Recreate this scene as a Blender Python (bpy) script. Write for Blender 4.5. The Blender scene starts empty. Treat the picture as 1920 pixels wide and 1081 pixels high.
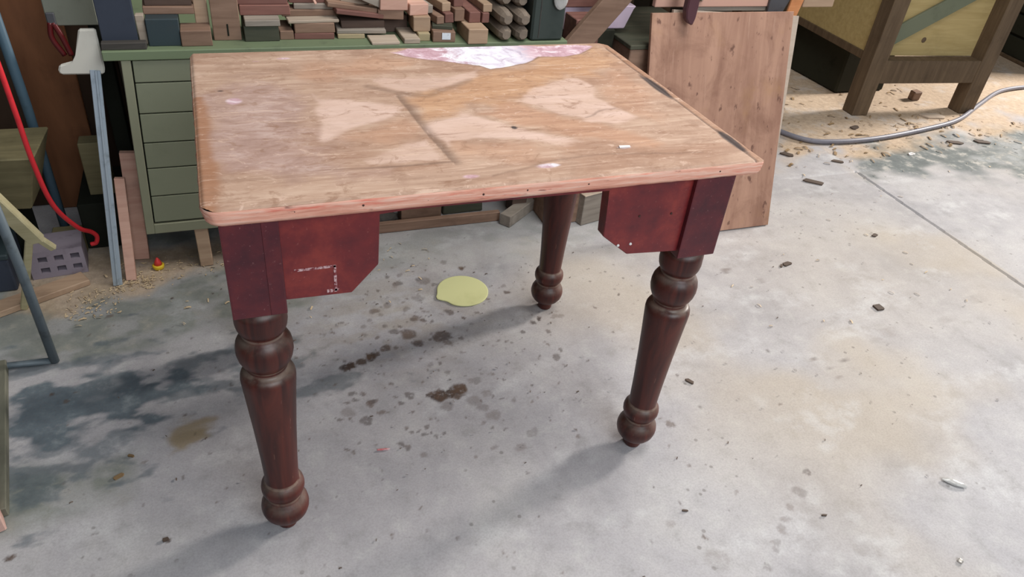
import bpy, bmesh, math, random
import numpy as np
from mathutils import Vector, Matrix

# ------------------------------------------------------------------ camera, world, lights, exposure
scene = bpy.context.scene
COL = scene.collection

F_PX, CX, CY, CZ, PITCH, YAW, ROLL = 1388.9, 0.0476, -0.9715, 1.3116, 0.6172, -0.4201, 0.1116


def camera_matrix():
    cy, sy, cp, sp, cr, sr = (math.cos(YAW), math.sin(YAW), math.cos(PITCH), math.sin(PITCH),
                              math.cos(ROLL), math.sin(ROLL))
    rz = Matrix(((cy, -sy, 0), (sy, cy, 0), (0, 0, 1)))
    right, fwd, up = Vector((1, 0, 0)), Vector((0, cp, -sp)), Vector((0, sp, cp))
    r2, u2 = rz @ (cr * right + sr * up), rz @ (-sr * right + cr * up)
    f2 = rz @ fwd
    return Matrix(((r2.x, u2.x, -f2.x, CX), (r2.y, u2.y, -f2.y, CY), (r2.z, u2.z, -f2.z, CZ), (0, 0, 0, 1)))


cam_data = bpy.data.cameras.new('camera')
cam_data.sensor_width = 36.0
cam_data.lens = F_PX * 36.0 / 1920.0
cam_data.clip_start = 0.02
cam = bpy.data.objects.new('camera', cam_data)
COL.objects.link(cam)
cam.matrix_world = camera_matrix()
scene.camera = cam

scene.view_settings.view_transform = 'Standard'
scene.view_settings.look = 'None'
scene.view_settings.gamma = 1.0
scene.view_settings.exposure = 0.2
scene.view_settings.use_curve_mapping = False

world = bpy.data.worlds.new('world')
scene.world = world
world.use_nodes = True
bg = world.node_tree.nodes['Background']
bg.inputs[0].default_value = (0.80, 0.90, 1.0, 1)
bg.inputs[1].default_value = 0.17


def area(name, loc, target, sx, sy, power, colour):
    d = bpy.data.lights.new(name, 'AREA')
    d.shape = 'RECTANGLE'
    d.size, d.size_y, d.energy, d.color = sx, sy, power, colour
    o = bpy.data.objects.new(name, d)
    COL.objects.link(o)
    o.location = loc
    o.rotation_euler = (Vector(target) - Vector(loc)).to_track_quat('-Z', 'Y').to_euler()
    return o


# daylight through the open door on the right, and through the wide door behind the camera
area('daylight_side_door', (7.2, 1.9, 2.75), (0.6, 0.2, 0.2), 0.85, 0.95, 385, (1.0, 0.94, 0.88))
area('daylight_front_door', (1.2, -3.2, 2.7), (0.8, 0.2, 0.3), 2.6, 2.0, 95, (0.88, 0.94, 1.0))
area('daylight_roof_light', (1.5, 0.2, 3.3), (1.0, 0.3, 0.0), 1.6, 1.6, 62, (1.0, 0.97, 0.93))


# ------------------------------------------------------------------ helpers
def lin(c):
    c = c / 255.0
    return c / 12.92 if c <= 0.04045 else ((c + 0.055) / 1.055) ** 2.4


def S(r, g, b):
    return (lin(r), lin(g), lin(b), 1.0)


class NT:
    def __init__(self, name):
        self.m = bpy.data.materials.new(name)
        self.m.use_nodes = True
        self.t = self.m.node_tree
        self.b = self.t.nodes['Principled BSDF']

    def n(self, kind, **kw):
        nd = self.t.nodes.new(kind)
        for k, v in kw.items():
            setattr(nd, k, v)
        return nd

    def l(self, a, b):
        self.t.links.new(a, b)

    def val(self, sock, v):
        if isinstance(v, bpy.types.NodeSocket):
            self.l(v, sock)
        else:
            sock.default_value = v

    def coords(self, scale=(1, 1, 1), kind='Object'):
        tc = self.n('ShaderNodeTexCoord')
        mp = self.n('ShaderNodeMapping')
        mp.inputs['Scale'].default_value = scale
        self.l(tc.outputs[kind], mp.inputs['Vector'])
        return mp.outputs[0]

    def noise(self, vec, scale=5, detail=4, rough=0.55, dist=0.0):
        nd = self.n('ShaderNodeTexNoise')
        self.l(vec, nd.inputs['Vector'])
        nd.inputs['Scale'].default_value = scale
        nd.inputs['Detail'].default_value = detail
        nd.inputs['Roughness'].default_value = rough
        nd.inputs['Distortion'].default_value = dist
        return nd.outputs['Fac']

    def ramp(self, fac, stops):
        nd = self.n('ShaderNodeValToRGB')
        els = nd.color_ramp.elements
        els[0].position, els[0].color = stops[0]
        els[1].position, els[1].color = stops[-1]
        for p, c in stops[1:-1]:
            e = els.new(p)
            e.color = c
        self.l(fac, nd.inputs[0])
        return nd.outputs[0]

    def mix(self, fac, a, b, blend='MIX'):
        nd = self.n('ShaderNodeMix', data_type='RGBA', blend_type=blend)
        self.val(nd.inputs[0], fac)
        self.val(nd.inputs[6], a)
        self.val(nd.inputs[7], b)
        return nd.outputs[2]

    def math(self, op, a, b=0.0, clamp=False):
        nd = self.n('ShaderNodeMath', operation=op, use_clamp=clamp)
        self.val(nd.inputs[0], a)
        self.val(nd.inputs[1], b)
        return nd.outputs[0]

    def smooth(self, v, lo, hi):
        nd = self.n('ShaderNodeMapRange', interpolation_type='SMOOTHSTEP')
        self.l(v, nd.inputs[0])
        nd.inputs[1].default_value, nd.inputs[2].default_value = lo, hi
        return nd.outputs[0]

    def attr(self, name):
        nd = self.n('ShaderNodeAttribute', attribute_name=name)
        sp = self.n('ShaderNodeSeparateColor')
        self.l(nd.outputs['Color'], sp.inputs[0])
        return sp.outputs[0], sp.outputs[1], sp.outputs[2], nd.outputs['Alpha']

    def bump(self, h, strength=0.3, dist=0.002):
        nd = self.n('ShaderNodeBump')
        nd.inputs['Strength'].default_value = strength
        nd.inputs['Distance'].default_value = dist
        self.l(h, nd.inputs['Height'])
        self.l(nd.outputs[0], self.b.inputs['Normal'])

    def vary(self, col, amount=0.14):
        oi = self.n('ShaderNodeObjectInfo')
        v = self.math('ADD', self.math('MULTIPLY', oi.outputs['Random'], 2 * amount), 1 - amount)
        h = self.n('ShaderNodeHueSaturation')
        self.l(v, h.inputs['Value'])
        self.l(col, h.inputs['Color'])
        return h.outputs[0]

    def done(self, col, rough=0.6, spec=0.3):
        self.val(self.b.inputs['Base Color'], col)
        self.val(self.b.inputs['Roughness'], rough)
        self.b.inputs['Specular IOR Level'].default_value = spec
        return self.m


def wood(name, c1, c2, dark=None, grain=(4, 45, 45), rough=0.7, spec=0.25, vary=0.12, blot=0.45):
    t = NT(name)
    g = t.noise(t.coords(grain), 1.0, 5, 0.6, 0.6)
    col = t.ramp(g, [(0.3, S(*c1)), (0.7, S(*c2))])
    b = t.noise(t.coords((9, 9, 9)), 1.0, 4, 0.6)
    dk = S(*dark) if dark else tuple(x * 0.45 for x in S(*c1)[:3]) + (1,)
    col = t.mix(t.math('MULTIPLY', t.smooth(b, 0.5, 0.78), blot), col, dk)
    col = t.vary(col, vary)
    t.bump(g, 0.25, 0.0015)
    return t.done(col, rough, spec)


def paint(name, c, c2=None, rough=0.5, spec=0.4, scale=12, metallic=0.0, vary=0.0, lo=0.5, hi=0.8, bump=0.1):
    t = NT(name)
    n = t.noise(t.coords((1, 1, 1)), scale, 5, 0.65)
    c2 = c2 or tuple(x * 0.72 for x in c)
    col = t.mix(t.smooth(n, lo, hi), S(*c), S(*c2))
    if vary:
        col = t.vary(col, vary)
    t.bump(n, bump, 0.001)
    t.b.inputs['Metallic'].default_value = metallic
    return t.done(col, rough, spec)


def new_obj(name, me, mat, parent=None):
    if mat is not None and not me.materials:
        me.materials.append(mat)
    o = bpy.data.objects.new(name, me)
    COL.objects.link(o)
    if parent is not None:
        o.parent = parent
    return o


def tag(o, label, cat, group=None):
    o['label'] = label
    o['category'] = cat
    if group:
        o['group'] = group
    return o


def empty(name, loc=(0, 0, 0), rz=0.0):
    o = bpy.data.objects.new(name, None)
    o.empty_display_size = 0.05
    COL.objects.link(o)
    o.location = loc
    o.rotation_euler = (0, 0, rz)
    return o


def struct(o):
    o['kind'] = 'structure'
    return o


def bm_mesh(bm, name, smooth=False):
    bmesh.ops.recalc_face_normals(bm, faces=bm.faces)
    me = bpy.data.meshes.new(name)
    bm.to_mesh(me)
    bm.free()
    if smooth:
        me.polygons.foreach_set('use_smooth', [True] * len(me.polygons))
    return me


def bevel(bm, off, seg=1):
    if off > 0:
        bmesh.ops.bevel(bm, geom=list(bm.edges), offset=off, segments=seg, affect='EDGES', profile=0.7)


def add_box(bm, x0, x1, y0, y1, z0, z1, jit=0.0, rnd=random):
    vs = []
    for x in (x0, x1):
        for y in (y0, y1):
            for z in (z0, z1):
                vs.append(bm.verts.new((x + rnd.uniform(-jit, jit), y + rnd.uniform(-jit, jit), z)))
    for f in ((0, 1, 3, 2), (4, 6, 7, 5), (0, 4, 5, 1), (2, 3, 7, 6), (0, 2, 6, 4), (1, 5, 7, 3)):
        bm.faces.new([vs[i] for i in f])


def box_me(name, x0, x1, y0, y1, z0, z1, bev=0.002, jit=0.0, seed=0):
    bm = bmesh.new()
    add_box(bm, x0, x1, y0, y1, z0, z1, jit, random.Random(seed))
    bevel(bm, bev)
    return bm_mesh(bm, name)


def prism_me(name, poly, t0, t1, axis='y', bev=0.0015):
    """poly in the two other axes, extruded t0..t1 along axis"""
    bm = bmesh.new()

    def P(a, b, t):
        return (a, t, b) if axis == 'y' else ((t, a, b) if axis == 'x' else (a, b, t))
    v0 = [bm.verts.new(P(a, b, t0)) for a, b in poly]
    v1 = [bm.verts.new(P(a, b, t1)) for a, b in poly]
    n = len(poly)
    bm.faces.new(v0)
    bm.faces.new(v1[::-1])
    for i in range(n):
        bm.faces.new((v0[i], v1[i], v1[(i + 1) % n], v0[(i + 1) % n]))
    bevel(bm, bev)
    return bm_mesh(bm, name)


def lathe_me(name, prof, n=40, smooth=True):
    bm = bmesh.new()
    rings = []
    for z, r in prof:
        rings.append([bm.verts.new((r * math.cos(2 * math.pi * i / n), r * math.sin(2 * math.pi * i / n), z))
                      for i in range(n)])
    for a, b in zip(rings, rings[1:]):
        for i in range(n):
            bm.faces.new((a[i], a[(i + 1) % n], b[(i + 1) % n], b[i]))
    bm.faces.new(rings[0])
    bm.faces.new(rings[-1][::-1])
    return bm_mesh(bm, name, smooth)


def smooth_path(pts, sub=8):
    pts = [Vector(p) for p in pts]
    ext = [2 * pts[0] - pts[1]] + pts + [2 * pts[-1] - pts[-2]]
    out = []
    for i in range(1, len(ext) - 2):
        p0, p1, p2, p3 = ext[i - 1:i + 3]
        for k in range(sub):
            t = k / sub
            out.append(0.5 * ((2 * p1) + (p2 - p0) * t + (2 * p0 - 5 * p1 + 4 * p2 - p3) * t * t
                              + (3 * p1 - p0 - 3 * p2 + p3) * t ** 3))
    out.append(pts[-1])
    return out


def tube_me(name, pts, r, n=10, r1=None):
    bm = bmesh.new()
    rings = []
    up = Vector((0.13, 0.2, 0.97))
    m = len(pts)
    for i, p in enumerate(pts):
        p = Vector(p)
        d = (Vector(pts[min(i + 1, m - 1)]) - Vector(pts[max(i - 1, 0)])).normalized()
        a = d.cross(up)
        if a.length < 1e-4:
            a = d.cross(Vector((1, 0, 0)))
        a.normalize()
        b = d.cross(a)
        up = a.cross(d)
        rr = r if r1 is None else r + (r1 - r) * i / (m - 1)
        rings.append([bm.verts.new(p + rr * (math.cos(2 * math.pi * k / n) * a + math.sin(2 * math.pi * k / n) * b))
                      for k in range(n)])
    for a, b in zip(rings, rings[1:]):
        for k in range(n):
            bm.faces.new((a[k], a[(k + 1) % n], b[(k + 1) % n], b[k]))
    bm.faces.new(rings[0])
    bm.faces.new(rings[-1][::-1])
    return bm_mesh(bm, name, True)


def bar_me(name, p, q, w, t, bev=0.002, side=None):
    """rectangular bar from p to q, width w (towards side) and thickness t"""
    p, q = Vector(p), Vector(q)
    d = (q - p).normalized()
    s = Vector(side) if side else Vector((1, 0, 0))
    s = (s - d * s.dot(d)).normalized()
    u = d.cross(s)
    bm = bmesh.new()
    vs = []
    for e in (p, q):
        for a, b in ((-1, -1), (1, -1), (1, 1), (-1, 1)):
            vs.append(bm.verts.new(e + s * a * w / 2 + u * b * t / 2))
    for f in ((0, 1, 2, 3), (7, 6, 5, 4), (0, 4, 5, 1), (1, 5, 6, 2), (2, 6, 7, 3), (3, 7, 4, 0)):
        bm.faces.new([vs[i] for i in f])
    bevel(bm, bev)
    return bm_mesh(bm, name)


# numpy noise and masks
def vnoise(x, y, seed):
    r = np.random.RandomState(seed).rand(64, 64)
    xi, yi = np.floor(x).astype(int), np.floor(y).astype(int)
    fx, fy = x - xi, y - yi
    fx, fy = fx * fx * (3 - 2 * fx), fy * fy * (3 - 2 * fy)
    a, b = r[xi % 64, yi % 64], r[(xi + 1) % 64, yi % 64]
    c, d = r[xi % 64, (yi + 1) % 64], r[(xi + 1) % 64, (yi + 1) % 64]
    return (a * (1 - fx) + b * fx) * (1 - fy) + (c * (1 - fx) + d * fx) * fy


def fbm(x, y, s, seed, octv=4):
    v, amp, tot = 0, 1.0, 0
    for k in range(octv):
        v = v + amp * vnoise(x * s * 2 ** k + 7.3 * k, y * s * 2 ** k + 3.1 * k, seed + k)
        tot += amp
        amp *= 0.5
    return v / tot


def sstep(v, lo, hi):
    t = np.clip((v - lo) / (hi - lo), 0, 1)
    return t * t * (3 - 2 * t)


def poly_sd(x, y, poly):
    """signed distance, positive inside"""
    P = np.array(poly)
    d = np.full(x.shape, 1e9)
    inside = np.zeros(x.shape, bool)
    for i in range(len(P)):
        (ax, ay), (bx, by) = P[i], P[(i + 1) % len(P)]
        ex, ey = bx - ax, by - ay
        t = np.clip(((x - ax) * ex + (y - ay) * ey) / (ex * ex + ey * ey), 0, 1)
        d = np.minimum(d, np.hypot(x - ax - t * ex, y - ay - t * ey))
        c = ((ay > y) != (by > y)) & (x < (bx - ax) * (y - ay) / (by - ay + 1e-12) + ax)
        inside ^= c
    return np.where(inside, d, -d)


def line_d(x, y, pts):
    d = np.full(x.shape, 1e9)
    for (ax, ay), (bx, by) in zip(pts, pts[1:]):
        ex, ey = bx - ax, by - ay
        t = np.clip(((x - ax) * ex + (y - ay) * ey) / (ex * ex + ey * ey), 0, 1)
        d = np.minimum(d, np.hypot(x - ax - t * ex, y - ay - t * ey))
    return d


def grid_me(name, xs, ys, zfun, attrs):
    X, Y = np.meshgrid(xs, ys, indexing='ij')
    X, Y = X.copy(), Y.copy()
    nx, ny = X.shape
    Z = zfun(X, Y)
    co = np.stack([X, Y, Z], -1).reshape(-1, 3).astype(np.float32)
    i = np.arange((nx - 1) * (ny - 1))
    a = (i // (ny - 1)) * ny + i % (ny - 1)
    q = np.stack([a, a + ny, a + ny + 1, a + 1], 1).astype(np.int32)
    me = bpy.data.meshes.new(name)
    me.vertices.add(len(co))
    me.vertices.foreach_set('co', co.ravel())
    me.loops.add(q.size)
    me.loops.foreach_set('vertex_index', q.ravel())
    me.polygons.add(len(q))
    me.polygons.foreach_set('loop_start', np.arange(0, q.size, 4, dtype=np.int32))
    me.polygons.foreach_set('loop_total', np.full(len(q), 4, dtype=np.int32))
    me.update()
    me.polygons.foreach_set('use_smooth', np.ones(len(q), dtype=bool))
    for k, f in attrs.items():
        at = me.color_attributes.new(k, 'FLOAT_COLOR', 'POINT')
        at.data.foreach_set('color', np.clip(f(X, Y), 0, 1).reshape(-1).astype(np.float32))
    return me


# ------------------------------------------------------------------ materials
def table_red():
    t = NT('red_stain')
    n = t.noise(t.coords((1, 1, 1)), 9, 5, 0.65)
    col = t.ramp(n, [(0.28, S(74, 26, 34)), (0.5, S(112, 36, 38)), (0.72, S(150, 58, 48))])
    f = t.noise(t.coords((1, 1, 1)), 160, 3, 0.7)
    col = t.mix(t.math('MULTIPLY', t.smooth(f, 0.62, 0.75), 0.3), col, S(190, 120, 110))
    t.bump(n, 0.08, 0.002)
    return t.done(col, 0.36, 0.45)


def block_red():
    t = NT('dark_red_stain')
    n = t.noise(t.coords((1, 1, 1)), 11, 5, 0.65)
    col = t.ramp(n, [(0.28, S(56, 22, 32)), (0.5, S(84, 28, 36)), (0.75, S(112, 40, 40))])
    f = t.noise(t.coords((1, 1, 1)), 180, 3, 0.7)
    col = t.mix(t.math('MULTIPLY', t.smooth(f, 0.63, 0.75), 0.3), col, S(180, 130, 125))
    t.bump(n, 0.08, 0.002)
    return t.done(col, 0.36, 0.45)


def leg_wood():
    t = NT('dark_turned_wood')
    n = t.noise(t.coords((40, 40, 4)), 1.0, 5, 0.6, 0.8)
    col = t.ramp(n, [(0.3, S(44, 17, 15)), (0.7, S(90, 38, 28))])
    # dust lying on what faces up and in the turned grooves
    ge = t.n('ShaderNodeNewGeometry')
    sx = t.n('ShaderNodeSeparateXYZ')
    t.l(ge.outputs['Normal'], sx.inputs[0])
    d = t.noise(t.coords((1, 1, 1)), 30, 4, 0.6)
    dm = t.math('MULTIPLY', t.smooth(sx.outputs[2], 0.1, 0.8), t.smooth(d, 0.2, 0.7))
    col = t.mix(t.math('MULTIPLY', dm, 0.75), col, S(116, 104, 94))
    s = t.noise(t.coords((120, 120, 14)), 1.0, 3, 0.7)
    col = t.mix(t.math('MULTIPLY', t.smooth(s, 0.66, 0.74), 0.45), col, S(165, 120, 100))
    tc = t.n('ShaderNodeTexCoord')                      # old wax and dust caught in the turned grooves
    sz = t.n('ShaderNodeSeparateXYZ')
    t.l(tc.outputs['Object'], sz.inputs[0])
    for zc, hw in ((0.0905, 0.004), (0.1355, 0.004), (0.4245, 0.0045), (0.4335, 0.003), (0.5025, 0.0035)):
        dz = t.math('ABSOLUTE', t.math('SUBTRACT', sz.outputs[2], zc))
        m = t.math('MULTIPLY', t.smooth(dz, hw, hw * 0.3), t.smooth(d, 0.3, 0.55))
        col = t.mix(t.math('MULTIPLY', m, 0.55), col, S(138, 120, 106))
    t.bump(n, 0.1, 0.001)
    return t.done(col, 0.4, 0.4)


def edge_wood():
    t = NT('raw_edge_wood')
    n = t.noise(t.coords((9, 60, 160)), 1.0, 5, 0.65, 0.4)
    col = t.ramp(n, [(0.3, S(206, 134, 112)), (0.5, S(236, 174, 150)), (0.72, S(246, 212, 192))])
    b = t.noise(t.coords((7, 7, 60)), 1.0, 4, 0.65)
    col = t.mix(t.math('MULTIPLY', t.smooth(b, 0.52, 0.68), 0.75), col, S(226, 112, 92))
    k = t.noise(t.coords((28, 28, 120)), 1.0, 3, 0.6)
    col = t.mix(t.math('MULTIPLY', t.smooth(k, 0.63, 0.76), 0.7), col, S(92, 44, 38))
    t.bump(n, 0.5, 0.003)
    return t.done(col, 0.65, 0.25)


def veneer():
    t = NT('worn_table_veneer')
    v = t.coords((1, 1, 1))
    pale, white, gold, seam = t.attr('wear_shade_a')
    grey, rim, strip, swath = t.attr('wear_b')
    g = t.noise(t.coords((3.2, 34, 1)), 1.0, 6, 0.65, 0.9)
    fine = t.noise(t.coords((22, 150, 1)), 1.0, 4, 0.7, 0.3)
    blo = t.noise(v, 13, 6, 0.65)
    col = t.ramp(g, [(0.28, S(166, 138, 118)), (0.5, S(192, 164, 142)), (0.72, S(212, 188, 166))])
    big = t.noise(t.coords((2.6, 7, 1)), 1.0, 6, 0.62, 0.8)
    col = t.mix(t.math('MULTIPLY', t.smooth(big, 0.46, 0.66), 0.6), col, S(164, 128, 104))
    col = t.mix(t.math('MULTIPLY', t.smooth(blo, 0.48, 0.70), 0.6), col, S(154, 124, 104))
    gg = t.noise(t.coords((14, 30, 1)), 1.0, 5, 0.7, 0.6)
    col = t.mix(t.math('MULTIPLY', grey, 0.75), col,
                t.ramp(gg, [(0.3, S(158, 132, 122)), (0.5, S(182, 156, 146)), (0.68, S(212, 192, 184))]))
    goldc = t.ramp(t.noise(t.coords((6, 26, 1)), 1.0, 6, 0.7, 1.2),
                   [(0.3, S(174, 132, 98)), (0.52, S(202, 162, 126)), (0.72, S(222, 188, 154))])
    col = t.mix(t.math('MULTIPLY', gold, 0.85), col, goldc)
    sw = t.ramp(t.noise(t.coords((4, 60, 1)), 1.0, 5, 0.6, 0.5), [(0.3, S(172, 130, 104)), (0.7, S(216, 178, 148))])
    col = t.mix(t.math('MULTIPLY', swath, 0.85), col, sw)
    pl = t.ramp(t.noise(t.coords((5, 40, 1)), 1.0, 4, 0.6, 0.3), [(0.3, S(218, 190, 172)), (0.7, S(232, 208, 194))])
    pe = t.noise(t.coords((9, 26, 1)), 1.0, 6, 0.7, 0.5)
    col = t.mix(t.math('MULTIPLY', pale, t.math('ADD', 0.62, t.math('MULTIPLY', t.smooth(pe, 0.62, 0.42), 0.25))), col, pl)
    strp = t.mix(fine, S(150, 106, 76), S(178, 132, 100))
    col = t.mix(t.math('MULTIPLY', strip, 0.8), col, strp)
    # flecks of white dust and pale scratches
    fl = t.noise(v, 120, 3, 0.6)
    col = t.mix(t.math('MULTIPLY', t.smooth(fl, 0.68, 0.76), 0.55), col, S(225, 205, 190))
    col = t.mix(t.math('MULTIPLY', t.smooth(fine, 0.58, 0.75), 0.3), col, S(112, 82, 62))
    sc = t.noise(t.coords((7, 42, 1)), 1.0, 6, 0.75, 0.8)
    col = t.mix(t.math('MULTIPLY', t.smooth(sc, 0.6, 0.68), 0.4), col, S(214, 186, 164))
    # plaster-like glue layer where the veneer is gone at the back
    wn = t.noise(t.coords((26, 26, 1)), 1.0, 5, 0.7, 0.8)
    wl = t.ramp(wn, [(0.36, S(176, 138, 146)), (0.52, S(200, 166, 176)), (0.64, S(236, 222, 228))])
    ww = t.ramp(wn, [(0.34, S(182, 166, 182)), (0.46, S(212, 204, 216)), (0.6, S(236, 236, 242))])
    sxyz = t.n('ShaderNodeSeparateXYZ')
    t.l(v, sxyz.inputs[0])
    wx = t.math('ADD', sxyz.outputs[0], t.math('MULTIPLY', t.math('SUBTRACT', wn, 0.5), 0.25))
    wc = t.mix(t.math('MULTIPLY', t.smooth(wx, 0.50, 0.58), t.smooth(wx, 0.75, 0.68)), wl, ww)
    col = t.mix(white, col, wc)
    sc2 = t.noise(t.coords((5, 70, 1)), 1.0, 6, 0.8, 1.4)
    nowhite = t.math('SUBTRACT', 1.0, white)
    col = t.mix(t.math('MULTIPLY', t.math('MULTIPLY', t.smooth(sc2, 0.55, 0.64), 0.55), nowhite), col, S(226, 200, 178))
    sc3 = t.noise(t.coords((9, 38, 1)), 1.0, 6, 0.75, 1.0)
    col = t.mix(t.math('MULTIPLY', t.math('MULTIPLY', t.smooth(sc3, 0.54, 0.70), 0.6), nowhite), col, S(140, 104, 80))
    mo = t.noise(t.coords((16, 24, 1)), 1.0, 7, 0.72, 1.5)
    col = t.mix(t.math('MULTIPLY', t.math('MULTIPLY', t.smooth(mo, 0.54, 0.66), 0.5), nowhite), col, S(150, 116, 92))
    mo2 = t.noise(t.coords((30, 46, 1)), 1.0, 6, 0.75, 1.0)
    col = t.mix(t.math('MULTIPLY', t.math('MULTIPLY', t.smooth(mo2, 0.57, 0.66), 0.5), nowhite), col, S(226, 200, 180))
    col = t.mix(t.math('MULTIPLY', seam, 0.55), col, S(96, 76, 64))  # veneer seams plus the shade painted beside them
    col = t.mix(t.math('MULTIPLY', rim, 0.9), col, S(64, 60, 62))
    col = t.mix(nowhite, col, t.mix(1.0, col, (0.86, 0.815, 0.82, 1), 'MULTIPLY'))
    h = t.math('ADD', t.math('MULTIPLY', g, 0.5), t.math('MULTIPLY', blo, 0.5))
    t.bump(h, 0.3, 0.0025)
    return t.done(col, 0.62, 0.25)


def stained_ply():
    t = NT('stained_plywood')
    v = t.coords((1, 1, 1))
    g = t.noise(t.coords((22, 22, 2.4)), 1.0, 5, 0.65, 0.5)
    col = t.ramp(g, [(0.3, S(154, 116, 98)), (0.7, S(186, 146, 124))])
    b = t.noise(v, 7, 6, 0.65, 0.6)
    col = t.mix(t.math('MULTIPLY', t.smooth(b, 0.45, 0.7), 0.6), col, S(128, 92, 76))
    b2 = t.noise(v, 5.3, 4, 0.6)
    col = t.mix(t.math('MULTIPLY', t.smooth(b2, 0.55, 0.75), 0.45), col, S(172, 132, 88))
    k = t.noise(t.coords((34, 34, 20)), 1.0, 3, 0.6)
    col = t.mix(t.math('MULTIPLY', t.smooth(k, 0.62, 0.72), 0.75), col, S(92, 62, 54))
    k2 = t.noise(t.coords((60, 60, 5)), 1.0, 4, 0.7)
    col = t.mix(t.math('MULTIPLY', t.smooth(k2, 0.6, 0.75), 0.35), col, S(206, 170, 148))
    t.bump(g, 0.15, 0.001)
    return t.done(col, 0.7, 0.2)


def concrete():
    t = NT('stained_concrete')
    v = t.coords((1, 1, 1))
    drip, blue, saw, tan = t.attr('stain_tone_a')
    green, dark, scuff, warm = t.attr('stain_tone_b')
    a = t.noise(v, 3.1, 6, 0.62, 0.5)
    b = t.noise(v, 17, 6, 0.66)
    c = t.noise(v, 75, 4, 0.7)
    col = t.ramp(a, [(0.3, S(156, 154, 157)), (0.5, S(173, 170, 172)), (0.72, S(187, 184, 183))])
    col = t.mix(t.math('MULTIPLY', t.smooth(b, 0.5, 0.74), 0.35), col, S(128, 128, 124))
    col = t.mix(t.math('MULTIPLY', t.smooth(b, 0.5, 0.28), 0.4), col, S(198, 198, 194))
    col = t.mix(t.math('MULTIPLY', warm, 0.62), col, S(180, 166, 146))
    col = t.mix(t.math('MULTIPLY', green, 0.8), col,
                t.ramp(b, [(0.35, S(88, 98, 90)), (0.55, S(118, 124, 112)), (0.7, S(160, 156, 142))]))
    col = t.mix(t.math('MULTIPLY', blue, 0.9), col,
                t.ramp(b, [(0.35, S(62, 76, 86)), (0.55, S(84, 98, 106)), (0.72, S(128, 138, 142))]))
    col = t.mix(t.math('MULTIPLY', dark, 0.85), col,
                t.ramp(b, [(0.38, S(64, 76, 76)), (0.52, S(92, 102, 100)), (0.66, S(180, 176, 168))]))
    col = t.mix(t.math('MULTIPLY', tan, 0.8), col, S(142, 124, 92))
    sw = t.ramp(t.noise(v, 40, 5, 0.7), [(0.3, S(166, 142, 114)), (0.55, S(196, 170, 140)), (0.7, S(208, 186, 158))])
    col = t.mix(t.math('MULTIPLY', saw, 0.85), col, sw)
    col = t.mix(t.math('MULTIPLY', scuff, t.smooth(b, 0.62, 0.4)), col, t.mix(0.5, col, S(206, 206, 206)))
    fine = t.noise(v, 210, 3, 0.75)
    col = t.mix(t.math('MULTIPLY', t.smooth(fine, 0.35, 0.7), 0.35), col, t.mix(0.6, col, S(110, 106, 102)))
    sp = t.n('ShaderNodeTexVoronoi')
    t.l(v, sp.inputs['Vector'])
    sp.inputs['Scale'].default_value = 26
    spk = t.math('MULTIPLY', t.smooth(sp.outputs['Distance'], 0.16, 0.09), t.smooth(a, 0.52, 0.6))
    col = t.mix(t.math('MULTIPLY', spk, 0.5), col, S(98, 92, 86))
    col = t.mix(t.math('MULTIPLY', t.smooth(c, 0.62, 0.75), 0.35), col, S(112, 108, 104))
    col = t.mix(t.math('MULTIPLY', drip, t.smooth(c, 0.15, 0.5)), col, t.mix(t.smooth(b, 0.4, 0.6), S(76, 66, 62), S(96, 78, 66)))
    t.bump(t.math('ADD', b, t.math('MULTIPLY', c, 0.4)), 0.22, 0.003)
    ro = t.math('SUBTRACT', 0.72, t.math('MULTIPLY', drip, 0.25))
    return t.done(col, ro, 0.25)


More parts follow.
